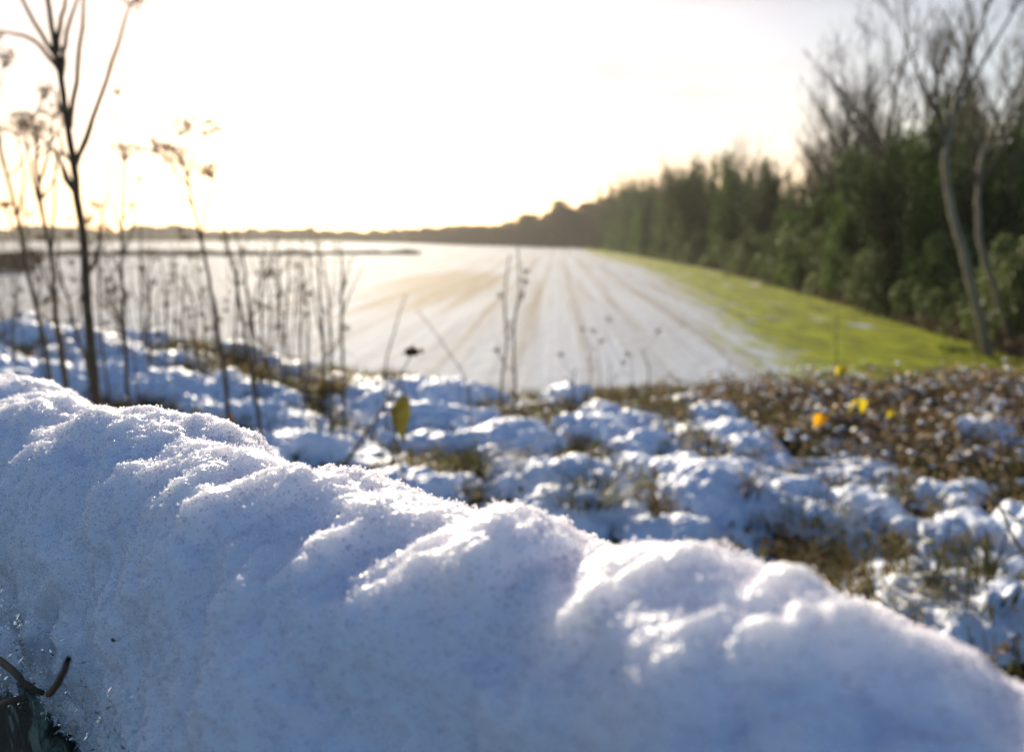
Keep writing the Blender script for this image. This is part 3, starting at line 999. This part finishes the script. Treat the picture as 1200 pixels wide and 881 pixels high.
def weed(name, pxpts, d, r0, label, cat='dried weed', heads=(), branches=(), group=None, seed=0, sprig=0, dtop=None, mat='stem', base_sink=0.05):
    """pxpts: photo points from the base up, d: distance; branches: lists of points; heads: indices of branches that end in seed heads"""
    dtop = dtop or d
    r0 = r0 * 1.05
    n = len(pxpts)
    P = [W(p[0], p[1], d + (dtop - d) * i / (n - 1)) for i, p in enumerate(pxpts)]
    g = ground(P[0].x, P[0].y)
    # stand the foot on the bank
    base = Vector((P[0].x, P[0].y, g - base_sink))
    if P[0].z > g + 0.02: P = [base] + P
    else: P[0] = base
    root = empty(name, base)
    tag(root, label, cat, group)
    mt, msd = MB(), []
    c_ = chain([p - base for p in P], max(10, 4 * n), 0.004, seed)
    mt.tube(c_, list(np.linspace(r0, r0 * 0.42, len(c_))), 7)
    rr = random.Random(seed)
    for q in range(sprig):      # short side sprigs
        k = rr.randint(len(c_) // 3, len(c_) - 2)
        a = c_[k]; s_ = rr.choice((-1, 1))
        e = a + Vector((s_ * rr.uniform(0.03, 0.12), rr.uniform(-0.06, 0.06), rr.uniform(0.08, 0.24)))
        mt.tube(chain([a, (a + e) / 2 + Vector((s_ * 0.015, 0, -0.01)), e], 4, 0.003, q), list(np.linspace(r0 * 0.4, r0 * 0.15, 5)), 4)
        if rr.random() < 0.45: umbel(mt, msd, e, (s_ * 0.3, 0, 1), 0.03, 5, seed + q)
    for bi, bp_ in enumerate(branches):
        B = chain([W(p[0], p[1], dtop) - base for p in bp_], 10, 0.003, seed + bi)
        mt.tube(B, list(np.linspace(r0 * 0.55, r0 * 0.2, len(B))), 5)
        if bi in heads: umbel(mt, msd, B[-1], B[-1] - B[-2], 0.07, 12, seed + 9 + bi)
    if 'top' in heads: umbel(mt, msd, c_[-1], c_[-1] - c_[-2], 0.09, 16, seed + 5)
    mt.build('stem', M[mat], root, True)
    for h_ in msd: h_.build('seed_head', M['seed'], root)
    return root


G1 = 'dried weed stems along the left of the bank'
weed('sapling', [(112, 458), (104, 380), (100, 300), (88, 210), (80, 150), (68, 70), (60, 30), (52, -40)], 3.3, 0.021,
     'tallest dark sapling, thick stem forking near the top left', 'sapling', heads=(2, 5), seed=1, sprig=5,
     branches=[[(68, 70), (46, 35), (22, -8), (10, -40)], [(66, 60), (72, 20), (84, -30)], [(88, 195), (112, 130), (136, 60), (152, 8)],
               [(82, 150), (90, 90), (97, 20), (98, -30)], [(72, 90), (78, 40), (94, -10)], [(68, 80), (40, 48), (8, 38)], [(92, 235), (72, 190), (50, 160)]])
weed('dried_weed', [(76, 444), (66, 370), (62, 320), (50, 250), (42, 195), (44, 165)], 3.4, 0.013,
     'dark stem with a dense brown seed head, just left of the tall sapling', heads=('top', 0, 1, 2), seed=2, sprig=4, group=G1,
     branches=[[(50, 250), (36, 200), (30, 150)], [(46, 215), (58, 175), (62, 140)], [(44, 170), (40, 140), (48, 118)], [(60, 300), (64, 230), (66, 170)]])
weed('dried_weed', [(57, 436), (38, 340), (20, 255), (4, 190), (-18, 120)], 3.4, 0.011, 'leftmost curved dark stem leaning out to the left', seed=3, sprig=3, group=G1,
     branches=[[(20, 255), (28, 210), (20, 160)], [(6, 195), (-4, 130), (4, 80)]], heads=(0, 1))
weed('dried_weed', [(105, 440), (92, 400), (82, 360), (70, 320), (68, 280)], 3.7, 0.009, 'thin crooked stem between the tall sapling and the dense seed head', seed=4, sprig=3, group=G1)
weed('dried_weed', [(150, 468), (147, 400), (142, 330), (144, 260), (145, 190)], 3.6, 0.010, 'upright stem first to the right of the tall sapling', seed=5, sprig=7, group=G1, heads=('top',),
     branches=[[(144, 280), (132, 240), (126, 225)], [(143, 300), (155, 270), (160, 240)]])
weed('dried_weed', [(115, 330), (124, 230), (134, 150), (140, 100)], 4.6, 0.006, 'faint slender stem rising behind the fork of the tall sapling', seed=6, sprig=2, group=G1, base_sink=0.0)
weed('dried_weed', [(268, 484), (258, 400), (248, 340), (234, 275), (222, 220), (215, 195)], 3.2, 0.010,
     'tall leaning stem topped by a spray of pale seed heads', seed=7, sprig=1, group=G1, heads=('top', 0, 1, 2, 3),
     branches=[[(222, 220), (205, 198), (188, 182)], [(220, 210), (228, 180), (238, 160)], [(218, 205), (212, 180), (210, 160)], [(236, 280), (246, 225), (250, 210)]])
weed('dried_weed', [(304, 494), (292, 420), (280, 350), (270, 300), (262, 262)], 3.2, 0.009, 'bare leaning stem just right of the spray of pale seed heads', seed=8, sprig=1, group=G1)
weed('dried_weed', [(296, 414), (290, 350), (284, 288)], 5.2, 0.013, 'straight stem behind the two leaning ones', seed=9, sprig=3, group=G1)
weed('dried_weed', [(402, 435), (400, 370), (401, 320), (399, 285)], 5.2, 0.012, 'forked stem at the right end of the weeds', seed=10, sprig=2, group=G1,
     branches=[[(401, 370), (412, 340), (428, 308)], [(400, 350), (410, 310), (418, 300)]])
weed('dried_weed', [(380, 418), (376, 350), (372, 275)], 5.6, 0.015, 'thick twin-branched stem beside the forked one', seed=11, sprig=3, group=G1,
     branches=[[(378, 400), (366, 340), (362, 292)]])
weed('dried_weed', [(452, 432), (462, 390), (476, 345)], 5.0, 0.007, 'lone thin stem bending right, over the open snow field', seed=12, group=G1)
weed('dried_weed', [(548, 452), (520, 405), (488, 362)], 5.0, 0.005, 'hair-thin stem bending left, over the open snow field', seed=13, group=G1)
weed('dried_weed', [(588, 452), (594, 400), (591, 350), (598, 298)], 5.0, 0.009, 'left one of the two upright stems in the middle of the field view', seed=14, sprig=3, group=G1)
weed('dried_weed', [(603, 450), (602, 390), (608, 340), (607, 290)], 5.1, 0.009, 'right one of the two upright stems in the middle of the field view', seed=15, sprig=4, group=G1)
rr = random.Random(3)
for i, (bx_, ty) in enumerate([(168, 262), (174, 300), (196, 300), (204, 285), (214, 310), (228, 330), (240, 320), (276, 300), (308, 285), (314, 300), (322, 280), (329, 275), (336, 295), (343, 300), (352, 290), (360, 310), (388, 295), (300, 330), (186, 330), (250, 340)]):
    by_ = 385 + (bx_ - 160) * 0.14
    weed('dried_weed', [(bx_, by_), (bx_ + rr.uniform(-5, 4), (by_ + ty) / 2), (bx_ + rr.uniform(-12, 6), ty)], rr.uniform(5.4, 6.2), rr.uniform(0.007, 0.013),
         'one of the crowded thin upright stems behind the leaning weeds', seed=40 + i, sprig=4, group='crowded thin stems behind the leaning weeds')
for i in range(26):
    bx_ = rr.choice([rr.uniform(-5, 180), rr.uniform(-5, 420)]); by_ = 378 + max(0, bx_) * 0.13 + rr.uniform(0, 22); ty = rr.uniform(225, 340)
    lean = rr.uniform(-40, 14)
    weed('dried_weed', [(bx_, by_), (bx_ + lean * 0.3 + rr.uniform(-5, 5), by_ * 0.6 + ty * 0.4), (bx_ + lean, ty)], rr.uniform(4.2, 6.0), rr.uniform(0.0035, 0.007),
         'one of the hair-thin leaning stems tangled among the thicker weeds', seed=140 + i, sprig=6, group='hair-thin stems tangled among the weeds',
         branches=[[(bx_ + lean * 0.3, by_ * 0.55 + ty * 0.45), (bx_ + lean * 0.3 + rr.uniform(-14, 14), by_ * 0.35 + ty * 0.65), (bx_ + lean * 0.3 + rr.uniform(-26, 26), by_ * 0.15 + ty * 0.85)]])
for i, (bx_, ty) in enumerate([(690, 418), (702, 405), (716, 425), (742, 415), (758, 408), (980, 352), (850, 420), (672, 428)]):
    by_ = 458 if bx_ < 900 else 425
    weed('dried_weed', [(bx_, by_), (bx_ + rr.uniform(-3, 4), (by_ + ty) / 2), (bx_ + rr.uniform(-8, 8), ty)], 6.0, rr.uniform(0.004, 0.007),
         'short thin stem standing along the far edge of the bank', seed=80 + i, sprig=2, group='short stems along the far edge of the bank')

# twig lying half buried in the snow
A = [W(402, 545, 2.9), W(425, 515, 3.0), W(440, 492, 3.1), W(466, 455, 3.2)]
for p in A: p.z = max(p.z, ground(p.x, p.y) + 0.01)
twig_thing('fallen_twig', chain(A, 12, 0.004), 0.009, 0.004, 'grey twig slanting out of the snow left of the hanging leaf', 'twig', M['stem'])
# arching bramble at the right edge
A = [W(1225, 690, 1.75), W(1190, 635, 1.75), W(1168, 585, 1.75), W(1140, 545, 1.8)]
for i, (nm, lab, A) in enumerate([('bramble_shoot', 'tan bramble shoot arching in from the right edge', A),
                                  ('bramble_shoot', 'thin dark shoot behind the arching tan one', [W(1210, 640, 2.3), W(1180, 600, 2.3), W(1120, 560, 2.4)])]):
    g0 = Vector((A[0].x + 0.1, A[0].y, ground(A[0].x + 0.1, A[0].y) - 0.03))
    twig_thing(nm, chain([g0] + A, 16, 0.003), 0.0055, 0.002, lab, 'bramble', M['seed' if i else 'leaf_brown'])
# sprays of reddish dead stems in the middle right hollow
for i, (px, py, lab) in enumerate([(945, 560, 'spray of reddish dead stems in the hollow below the thicket'), (770, 590, 'small spray of dark stems behind the middle of the snow ridge'),
                                   (880, 520, 'low spray of brown stems at the left foot of the thicket')]):
    x, z = ray(px, py); d = 3.1 + 0.3 * i
    b0 = Vector((x * d, d, ground(x * d, d) - 0.02))
    root = empty('dead_stem_spray', b0); tag(root, lab, 'dead stems', 'sprays of dead stems on the bank')
    mb = MB(); rr = random.Random(60 + i)
    for q in range(26):
        e = Vector((rr.gauss(0, 0.12), rr.gauss(0, 0.1), rr.uniform(0.05, 0.24)))
        mb.tube(chain([Vector((rr.gauss(0, 0.02), rr.gauss(0, 0.02), 0)), e * 0.5 + Vector((0, 0, 0.05)), e], 5, 0.004, q), list(np.linspace(0.0028, 0.001, 6)), 4)
    mb.build('stems', M['leaf_brown'], root)
# stones and dark debris just over the ridge at the right
for i, (px, py, d, s_, lab) in enumerate([(1010, 700, 2.45, 0.05, 'flat dark bark piece with snow on it just over the ridge'), (1188, 772, 1.9, 0.045, 'dark clod at the right edge just above the snow ridge'),
                                          (955, 690, 2.4, 0.035, 'small dark bark chip poking from the snow behind the ridge')]):
    bm = bmesh.new(); bmesh.ops.create_icosphere(bm, subdivisions=3, radius=1)
    for v in bm.verts:
        nz_ = float(fbm(np.array(v.co.x * 1.4 + i * 9), np.array(v.co.y * 1.4), np.array(v.co.z * 1.4), 3, seed=9))
        v.co *= 1 + 0.35 * nz_
        v.co = Vector((v.co.x * 1.9, v.co.y, v.co.z * 0.35))
    me = bpy.data.meshes.new('clod'); bm.to_mesh(me); bm.free()
    o = link('bark_piece' if i != 1 else 'earth_clod', me, M['soil'], smooth=True)
    o.scale = (s_,) * 3; x, z = ray(px, py); o.location = (x * d, d, ground(x * d, d) + s_ * 0.15); o.rotation_euler = (0.2, 0.15, i)
    tag(o, lab, 'bark piece' if i != 1 else 'clod')


# ------------------------------------------------------------------ trees
def grow(mb_, rr, p, dirv, length, r, level, maxl, tips, spread=0.55, upw=0.15, nodes=None, kids=(3, 5), minr=0.008):
    n = 5
    pts_, q, dv = [p], Vector(p), Vector(dirv).normalized()
    for i in range(n):
        dv = (dv + Vector((rr.gauss(0, 0.10), rr.gauss(0, 0.10), rr.gauss(0, 0.05) + upw * 0.35))).normalized()
        q = q + dv * length / n
        pts_.append(Vector(q))
    mb_.tube(pts_, list(np.linspace(r, max(r * 0.45, minr * 0.6), n + 1)), 8 if level == 0 else (5 if level < 2 else 3))
    if nodes is not None and level < 2: nodes.append((pts_, r))
    if level >= maxl:
        tips.append(pts_[-1]); return
    for k in range(rr.randint(*kids) + (2 if level == 0 else 0)):
        t_ = rr.uniform(0.35, 1.0) if level else rr.uniform(0.3, 1.0)
        i = min(int(t_ * n), n - 1)
        b = pts_[i].lerp(pts_[i + 1], t_ * n - i)
        a = rr.uniform(0, 6.283)
        side_ = Vector((math.cos(a), math.sin(a), 0))
        nd_ = (dv * (1 - spread) + side_ * spread + Vector((0, 0, upw))).normalized()
        grow(mb_, rr, b, nd_, length * rr.uniform(0.42, 0.66), max(r * 0.45 * (1.15 - 0.4 * t_), minr), level + 1, maxl, tips, spread, upw, nodes, kids, minr)


def make_tree(seed, h, ivy_h, ivy_r, bare=1.0, leafs=9000, ncol=5, leaf=0.13, name='ivy_clad_tree', spread=0.5, barkm='bark', lower=0.05):
    rr = random.Random(seed); rg = np.random.default_rng(seed)
    root = empty(name, (0, 0, 0))
    mt = MB(); tips = []; nodes = []
    grow(mt, rr, Vector((0, 0, -0.3)), Vector((rr.gauss(0, 0.05), rr.gauss(0, 0.05), 1)), h * 0.72, h * 0.022, 0, 4 if bare > 0.5 else 3, tips, spread, 0.25, nodes, (3, 4) if bare > 0.5 else (2, 3), 0.014)
    mt.build('trunk', M[barkm], root)
    # ivy wraps trunk and main limbs in uneven upright columns
    blobs = []
    for pts_, r in nodes:
        for p in pts_:
            if p.z < ivy_h and p.z > h * lower and math.hypot(p.x, p.y) < ivy_r * 1.6:
                blobs.append((p.x, p.y, p.z, rr.uniform(0.5, 1.0) * ivy_r * 0.55 * (1.1 - 0.5 * p.z / ivy_h), rr.uniform(0.7, 1.3) * ivy_r * 0.6))
    for k in range(ncol):
        a = rr.uniform(0, 6.283); q = rr.uniform(0.2, 0.9) * ivy_r; top = ivy_h * rr.uniform(0.5, 1.12)
        zc = h * lower
        while zc < top:
            w = ivy_r * rr.uniform(0.2, 0.46) * (1.3 - 0.95 * zc / ivy_h)
            blobs.append((math.cos(a) * q + rr.gauss(0, 0.15), math.sin(a) * q + rr.gauss(0, 0.15), zc, w, w * 1.3)); zc += w * 1.1
    B = np.array(blobs)
    wgt = B[:, 3] ** 2 * B[:, 4]; wgt = wgt ** 0.7; wgt /= wgt.sum()
    pick = rg.choice(len(B), leafs, p=wgt)
    d = rg.normal(size=(leafs, 3)); d /= np.linalg.norm(d, axis=1)[:, None]
    rad_ = rg.uniform(0.5, 1.0, leafs) ** 0.5 * (1 + 0.28 * rg.normal(size=leafs) * (rg.random(leafs) < 0.3))
    P = B[pick, :3] + d * rad_[:, None] * np.stack([B[pick, 3], B[pick, 3], B[pick, 4]], 1)
    ml = MB(); ml.cards(P, rg.uniform(0.6, 1.3, leafs) * leaf, 1.25, 0.22)
    ml.build('ivy', M['ivy'], root)
    return root


def make_shrub(seed, h, w, leafs=4500, mat='shrub', name='evergreen_shrub', leaf=0.11):
    rr = random.Random(seed); rg = np.random.default_rng(seed)
    root = empty(name, (0, 0, 0)); mt = MB(); tips = []
    for k in range(4):
        grow(mt, rr, Vector((rr.gauss(0, 0.1), rr.gauss(0, 0.1), -0.1)), Vector((rr.gauss(0, 0.4), rr.gauss(0, 0.4), 1)), h * 0.55, 0.04, 0, 2, tips, 0.5, 0.2, None, (2, 3), 0.008)
    mt.build('trunk', M['bark'], root)
    B = np.array([(rr.gauss(0, w * 0.28), rr.gauss(0, w * 0.28), rr.uniform(0.12, 0.85) * h, rr.uniform(0.18, 0.42) * w) for _ in range(16)])
    B[:, 3] *= (1.15 - 0.6 * B[:, 2] / h)
    pick = rg.choice(len(B), leafs)
    d = rg.normal(size=(leafs, 3)); d /= np.linalg.norm(d, axis=1)[:, None]
    P = B[pick, :3] + d * (rg.uniform(0.4, 1, leafs) ** 0.5 * B[pick, 3])[:, None]
    P[:, 2] = np.clip(P[:, 2], 0.03, None)
    ml = MB(); ml.cards(P, rg.uniform(0.6, 1.3, leafs) * leaf, 1.3, 0.2)
    ml.build('crown', M[mat], root)
    return root


def dup(root):
    r = root.copy(); col.objects.link(r)
    for ch in list(root.children):
        c = ch.copy(); col.objects.link(c); c.parent = r
    return r


used = set()


def place(proto, loc, s, rz, label, cat, group, sz=None, tilt=0.0):
    o = proto if proto not in used else dup(proto)
    used.add(proto)
    o.location = loc; o.scale = (s, s, sz or s); o.rotation_euler = (tilt, 0, rz)
    tag(o, label, cat, group)
    return o


PH = 12.0
ivy_full = [make_tree(500 + k, PH, PH * (0.92, 0.97, 0.88)[k], 2.2, 0.4, 13000, 8, 0.17) for k in range(3)]
ivy_bare = [make_tree(520 + k, PH, PH * (0.62, 0.56, 0.66)[k], 2.3, 1.0, 13000, 8, 0.17) for k in range(3)]
bare_t = [make_tree(540 + k, PH, PH * 0.3, 0.9, 1.0, 2200, 2, 0.14, 'bare_tree', 0.55) for k in range(2)]
shr = [make_shrub(560 + k, 3.0, 2.6) for k in range(3)]

TX = [600, 640, 690, 740, 800, 860, 900, 950, 1000, 1050, 1120, 1200, 1300, 1500]
IVY_T = [266, 252, 234, 218, 198, 190, 212, 218, 180, 140, 122, 165, 150, 150]
BARE_T = [262, 240, 214, 208, 190, 180, 175, 135, 85, 48, 8, 40, 0, 0]
EY = [20, 30, 45, 70, 89, 130, 200, 300]
EX = [17.6, 19.0, 21.2, 24.2, 25.6, 27.5, 29.5, 31.0]


def px_of(x, y):
    return 600 + FPX * (x / y) * (CP + SP * (4.0 / y) * 0)     # near enough for far things


def height_for(px, y, table, over=0.0):
    py = np.interp(px, TX, table)
    _, z = ray(px, py)
    return CAM_Z + z * y


rr = random.Random(17)
GT = 'trees of the wood beside the field'
y = 27.0
LB = ['ivy-clad tree in the dark row along the green strip', 'ivy-covered tree with bare upper branches in the wood', 'bare tree showing above the ivy of the wood']
while y < 300:
    for rowi in (0, 1, 2):
        x = np.interp(y, EY, EX) + 1.5 + rowi * (3.5 + 0.01 * y) + rr.uniform(-0.8, 0.8)
        yy = y + rr.uniform(-0.8, 0.8) + rowi * 1.2
        px = px_of(x, yy)
        if px > 1330: continue
        if rowi == 2 and yy > 150: continue
        if rr.random() < (0.16, 0.28, 0.3)[rowi]: continue
        hI = height_for(px, yy, IVY_T); hB = height_for(px, yy, BARE_T)
        u_ = rr.random()
        far = px < 880
        kind_ = 0 if (far and u_ < 0.66) or (not far and u_ < 0.45) else (1 if u_ < 0.96 else 2)
        if kind_ == 0: pr = rr.choice(ivy_full); hgt = hI * rr.choice((rr.uniform(0.6, 0.85), rr.uniform(0.9, 1.18)))
        elif kind_ == 1: pr = rr.choice(ivy_bare); hgt = hB * rr.uniform(0.86, 1.0)
        else: pr = rr.choice(bare_t); hgt = hB * rr.uniform(0.9, 1.0)
        s_ = hgt / PH
        place(pr, (x, yy, 0.02), max(s_, 0.75) * rr.uniform(0.85, 1.1), rr.uniform(0, 6.28), LB[kind_] + (', nearest the bank' if yy < 36 else ', midway along' if yy < 95 else ', towards its far end'), 'tree', GT, s_ * (1.0 if kind_ else 1.0), 0.0)
    y += 2.6 + 0.022 * y
# the tall ivy columns that stand out at the near end
for px, top, d, k, lab in [(1062, 150, 41, 0, 'tall dark ivy column left of the pale leaning trunks'), (1112, 122, 38, 1, 'tallest dark ivy-clad tree, right behind the curved pale trunk'),
                           (1172, 185, 36, 2, 'broad ivy-clad tree between and behind the two pale trunks'), (1000, 178, 52, 1, 'pointed ivy-clad tree next left of the tall dark ivy columns')]:
    x_, z_ = ray(px, top)
    hh = (CAM_Z + z_ * d) / PH
    place(ivy_full[k], (x_ * d, d, 0.02), hh * 0.85, rr.uniform(0, 6.28), lab, 'tree', GT, hh)
# shrubs at the foot of the wood
y = 24.0
while y < 150:
    x = np.interp(y, EY, EX) + rr.uniform(-0.3, 0.9)
    s_ = rr.uniform(0.6, 1.25)
    place(rr.choice(shr), (x, y, 0.0), s_, rr.uniform(0, 6.28), 'pale green shrub at the foot of the wood' + (', near end' if y < 45 else ', farther along'), 'shrub', 'shrubs at the foot of the wood', s_ * rr.uniform(0.9, 1.5))
    y += 1.6 + 0.02 * y

# two pale leaning trunks at the near end of the wood
def leaning(pxpts, d, r0, label, bs):
    P = [W(a, b, d) for a, b in pxpts]
    base = Vector((P[0].x, P[0].y, 0.0)); P[0] = base.copy()
    root = empty('leaning_tree', base); tag(root, label, 'tree')
    mt = MB(); c_ = chain([p - base for p in P], 18, 0.03, bs)
    mt.tube(c_, list(np.linspace(r0, r0 * 0.5, len(c_))), 9)
    mt.build('trunk', M['bark_pale'], root, True)
    mc = MB(); rq = random.Random(bs); tips = []
    for k in range(6):
        i = rq.randint(len(c_) - 7, len(c_) - 1)
        grow(mc, rq, c_[i], Vector((rq.gauss(0, 0.45), rq.gauss(0, 0.3), 1)), rq.uniform(1.8, 3.8), r0 * 0.42, 1, 4, tips, 0.42, 0.25, None, (3, 5), 0.011)
    mc.build('branches', M['twig'], root)


leaning([(1160, 410), (1142, 350), (1128, 290), (1112, 230), (1108, 190), (1114, 150), (1122, 110)], 27.0, 0.16, 'pale curved trunk leaning left, with a tall fan of bare branches', 71)
leaning([(1190, 400), (1168, 345), (1150, 290), (1146, 240), (1150, 190), (1168, 140)], 28.5, 0.13, 'slimmer pale trunk leaning left, right of the curved one', 72)

# dead bracken and grass along the wood's edge: one mass
mb = MB(); k = 30000
yy = 22 + 150 * r2.random(k) ** 1.7
xx = np.interp(yy, EY, EX) + r2.normal(size=k) * 0.45 - 0.5
mb.cards(np.stack([xx, yy, np.abs(r2.normal(size=k)) * 0.22], 1), r2.uniform(0.08, 0.2, k), 2.2, 0.2)
u_ = mb.build('undergrowth', M['hedge']); tag(u_, 'brown dead bracken along the edge of the wood', 'bracken', kind='stuff')

# far wood: a mass too distant to count
mb = MB()
def mass(mb_, path, hfun, n, leaf, depth=14):
    path = np.array(path, float)
    t_ = r2.random(n) * (len(path) - 1); i = t_.astype(int); f = (t_ - i)[:, None]
    P = path[i] * (1 - f) + path[np.minimum(i + 1, len(path) - 1)] * f
    q = r2.normal(size=n) * depth * 0.3
    hh = hfun(P[:, 0], P[:, 1])
    lump = 0.72 + 0.35 * np.abs(vnoise(P[:, 0] / 9, P[:, 1] / 9, seed=88)) + 0.12 * vnoise(P[:, 0] / 3, P[:, 1] / 3, seed=89)
    z_ = r2.random(n) ** 0.75 * hh * lump
    mb_.cards(np.stack([P[:, 0] + r2.normal(size=n) * 1.5, P[:, 1] + q, z_], 1), r2.uniform(0.6, 1.4, n) * leaf, 1.2, 0.2)


def px_path(lst): return [(((px - 600) / FPX) * d, d) for px, d in lst]


def hf(table_px, table_py):
    def f(x, y):
        px = 600 + FPX * x / y
        py = np.interp(px, table_px, table_py)
        b = (440.5 - py) / FPX
        z = (-SP + b * CP) / (CP + b * SP)
        return CAM_Z + z * y
    return f


mass(mb, px_path([(760, 305), (700, 310), (650, 335), (600, 380), (540, 450), (480, 540), (400, 640)]),
     hf([400, 480, 540, 600, 650, 690, 760], [271, 267, 264, 258, 244, 222, 210]), 60000, 0.85, 20)
wf = mb.build('far_wood', M['wood_far']); tag(wf, 'hazy brown wood closing the field in the distance', 'wood', kind='stuff')
mb = MB()
mass(mb, px_path([(-120, 620), (0, 640), (150, 660), (300, 700), (420, 720)]),
     hf([-120, 0, 60, 150, 200, 260, 330, 400, 420], [266, 268, 262, 268, 264, 270, 267, 270, 270]), 60000, 1.4, 22)
wf = mb.build('distant_treeline', M['wood_far']); tag(wf, 'low line of trees on the horizon at the left', 'treeline', kind='stuff')


def hedge(label, a, b_, h, w, n, leaf, name='hedge'):
    a, b_ = Vector(a), Vector(b_)
    root = empty(name, a); tag(root, label, 'hedge')
    mb = MB(); t_ = r2.random(n); P = np.array(a)[None] * 0 + t_[:, None] * np.array(b_ - a)[None]
    z_ = r2.random(n) ** 0.8 * h * (0.7 + 0.35 * vnoise(P[:, 0] / 2.5, P[:, 1] / 2.5, seed=5))
    mb.cards(np.stack([P[:, 0] + r2.normal(size=n) * w * 0.3, P[:, 1] + r2.normal(size=n) * w * 0.3, np.abs(z_)], 1), r2.uniform(0.6, 1.3, n) * leaf, 1.4, 0.2)
    mb.build('foliage', M['hedge'], root)
    mt = MB(); rq = random.Random(5)
    for k in range(40):
        p = (b_ - a) * rq.random()
        mt.tube([p, p + Vector((rq.gauss(0, 0.15), 0, h * 0.5)), p + Vector((rq.gauss(0, 0.3), 0, h * 0.95))], [0.04, 0.03, 0.01], 4)
    mt.build('stems', M['bark'], root)


hedge('long low brown hedge between the two snowy fields at the left', (-150, 172, 0), (-22, 190, 0), 1.3, 1.6, 16000, 0.3)
hedge('dark hedge end at the far left edge of the field', (-95, 98, 0), (-57, 97, 0), 3.6, 2.2, 9000, 0.28)

# ------------------------------------------------------------------ haze
bm = bmesh.new(); bmesh.ops.create_cube(bm, size=1)
for v in bm.verts: v.co = Vector((v.co.x * 3000, v.co.y * 2300 + 600, (v.co.z + 0.5) * 40 - 5))
me = bpy.data.meshes.new('haze'); bm.to_mesh(me); bm.free()
m = bpy.data.materials.new('haze'); m.use_nodes = True
m.node_tree.nodes.clear()
pv = m.node_tree.nodes.new('ShaderNodeVolumePrincipled')
pv.inputs['Color'].default_value = (0.95, 0.93, 0.9, 1)
pv.inputs['Density'].default_value = 0.00018
pv.inputs['Anisotropy'].default_value = 0.45
mo = m.node_tree.nodes.new('ShaderNodeOutputMaterial')
m.node_tree.links.new(pv.outputs[0], mo.inputs['Volume'])
hz = link('haze', me, m); tag(hz, 'thin winter haze over the fields', kind='stuff')
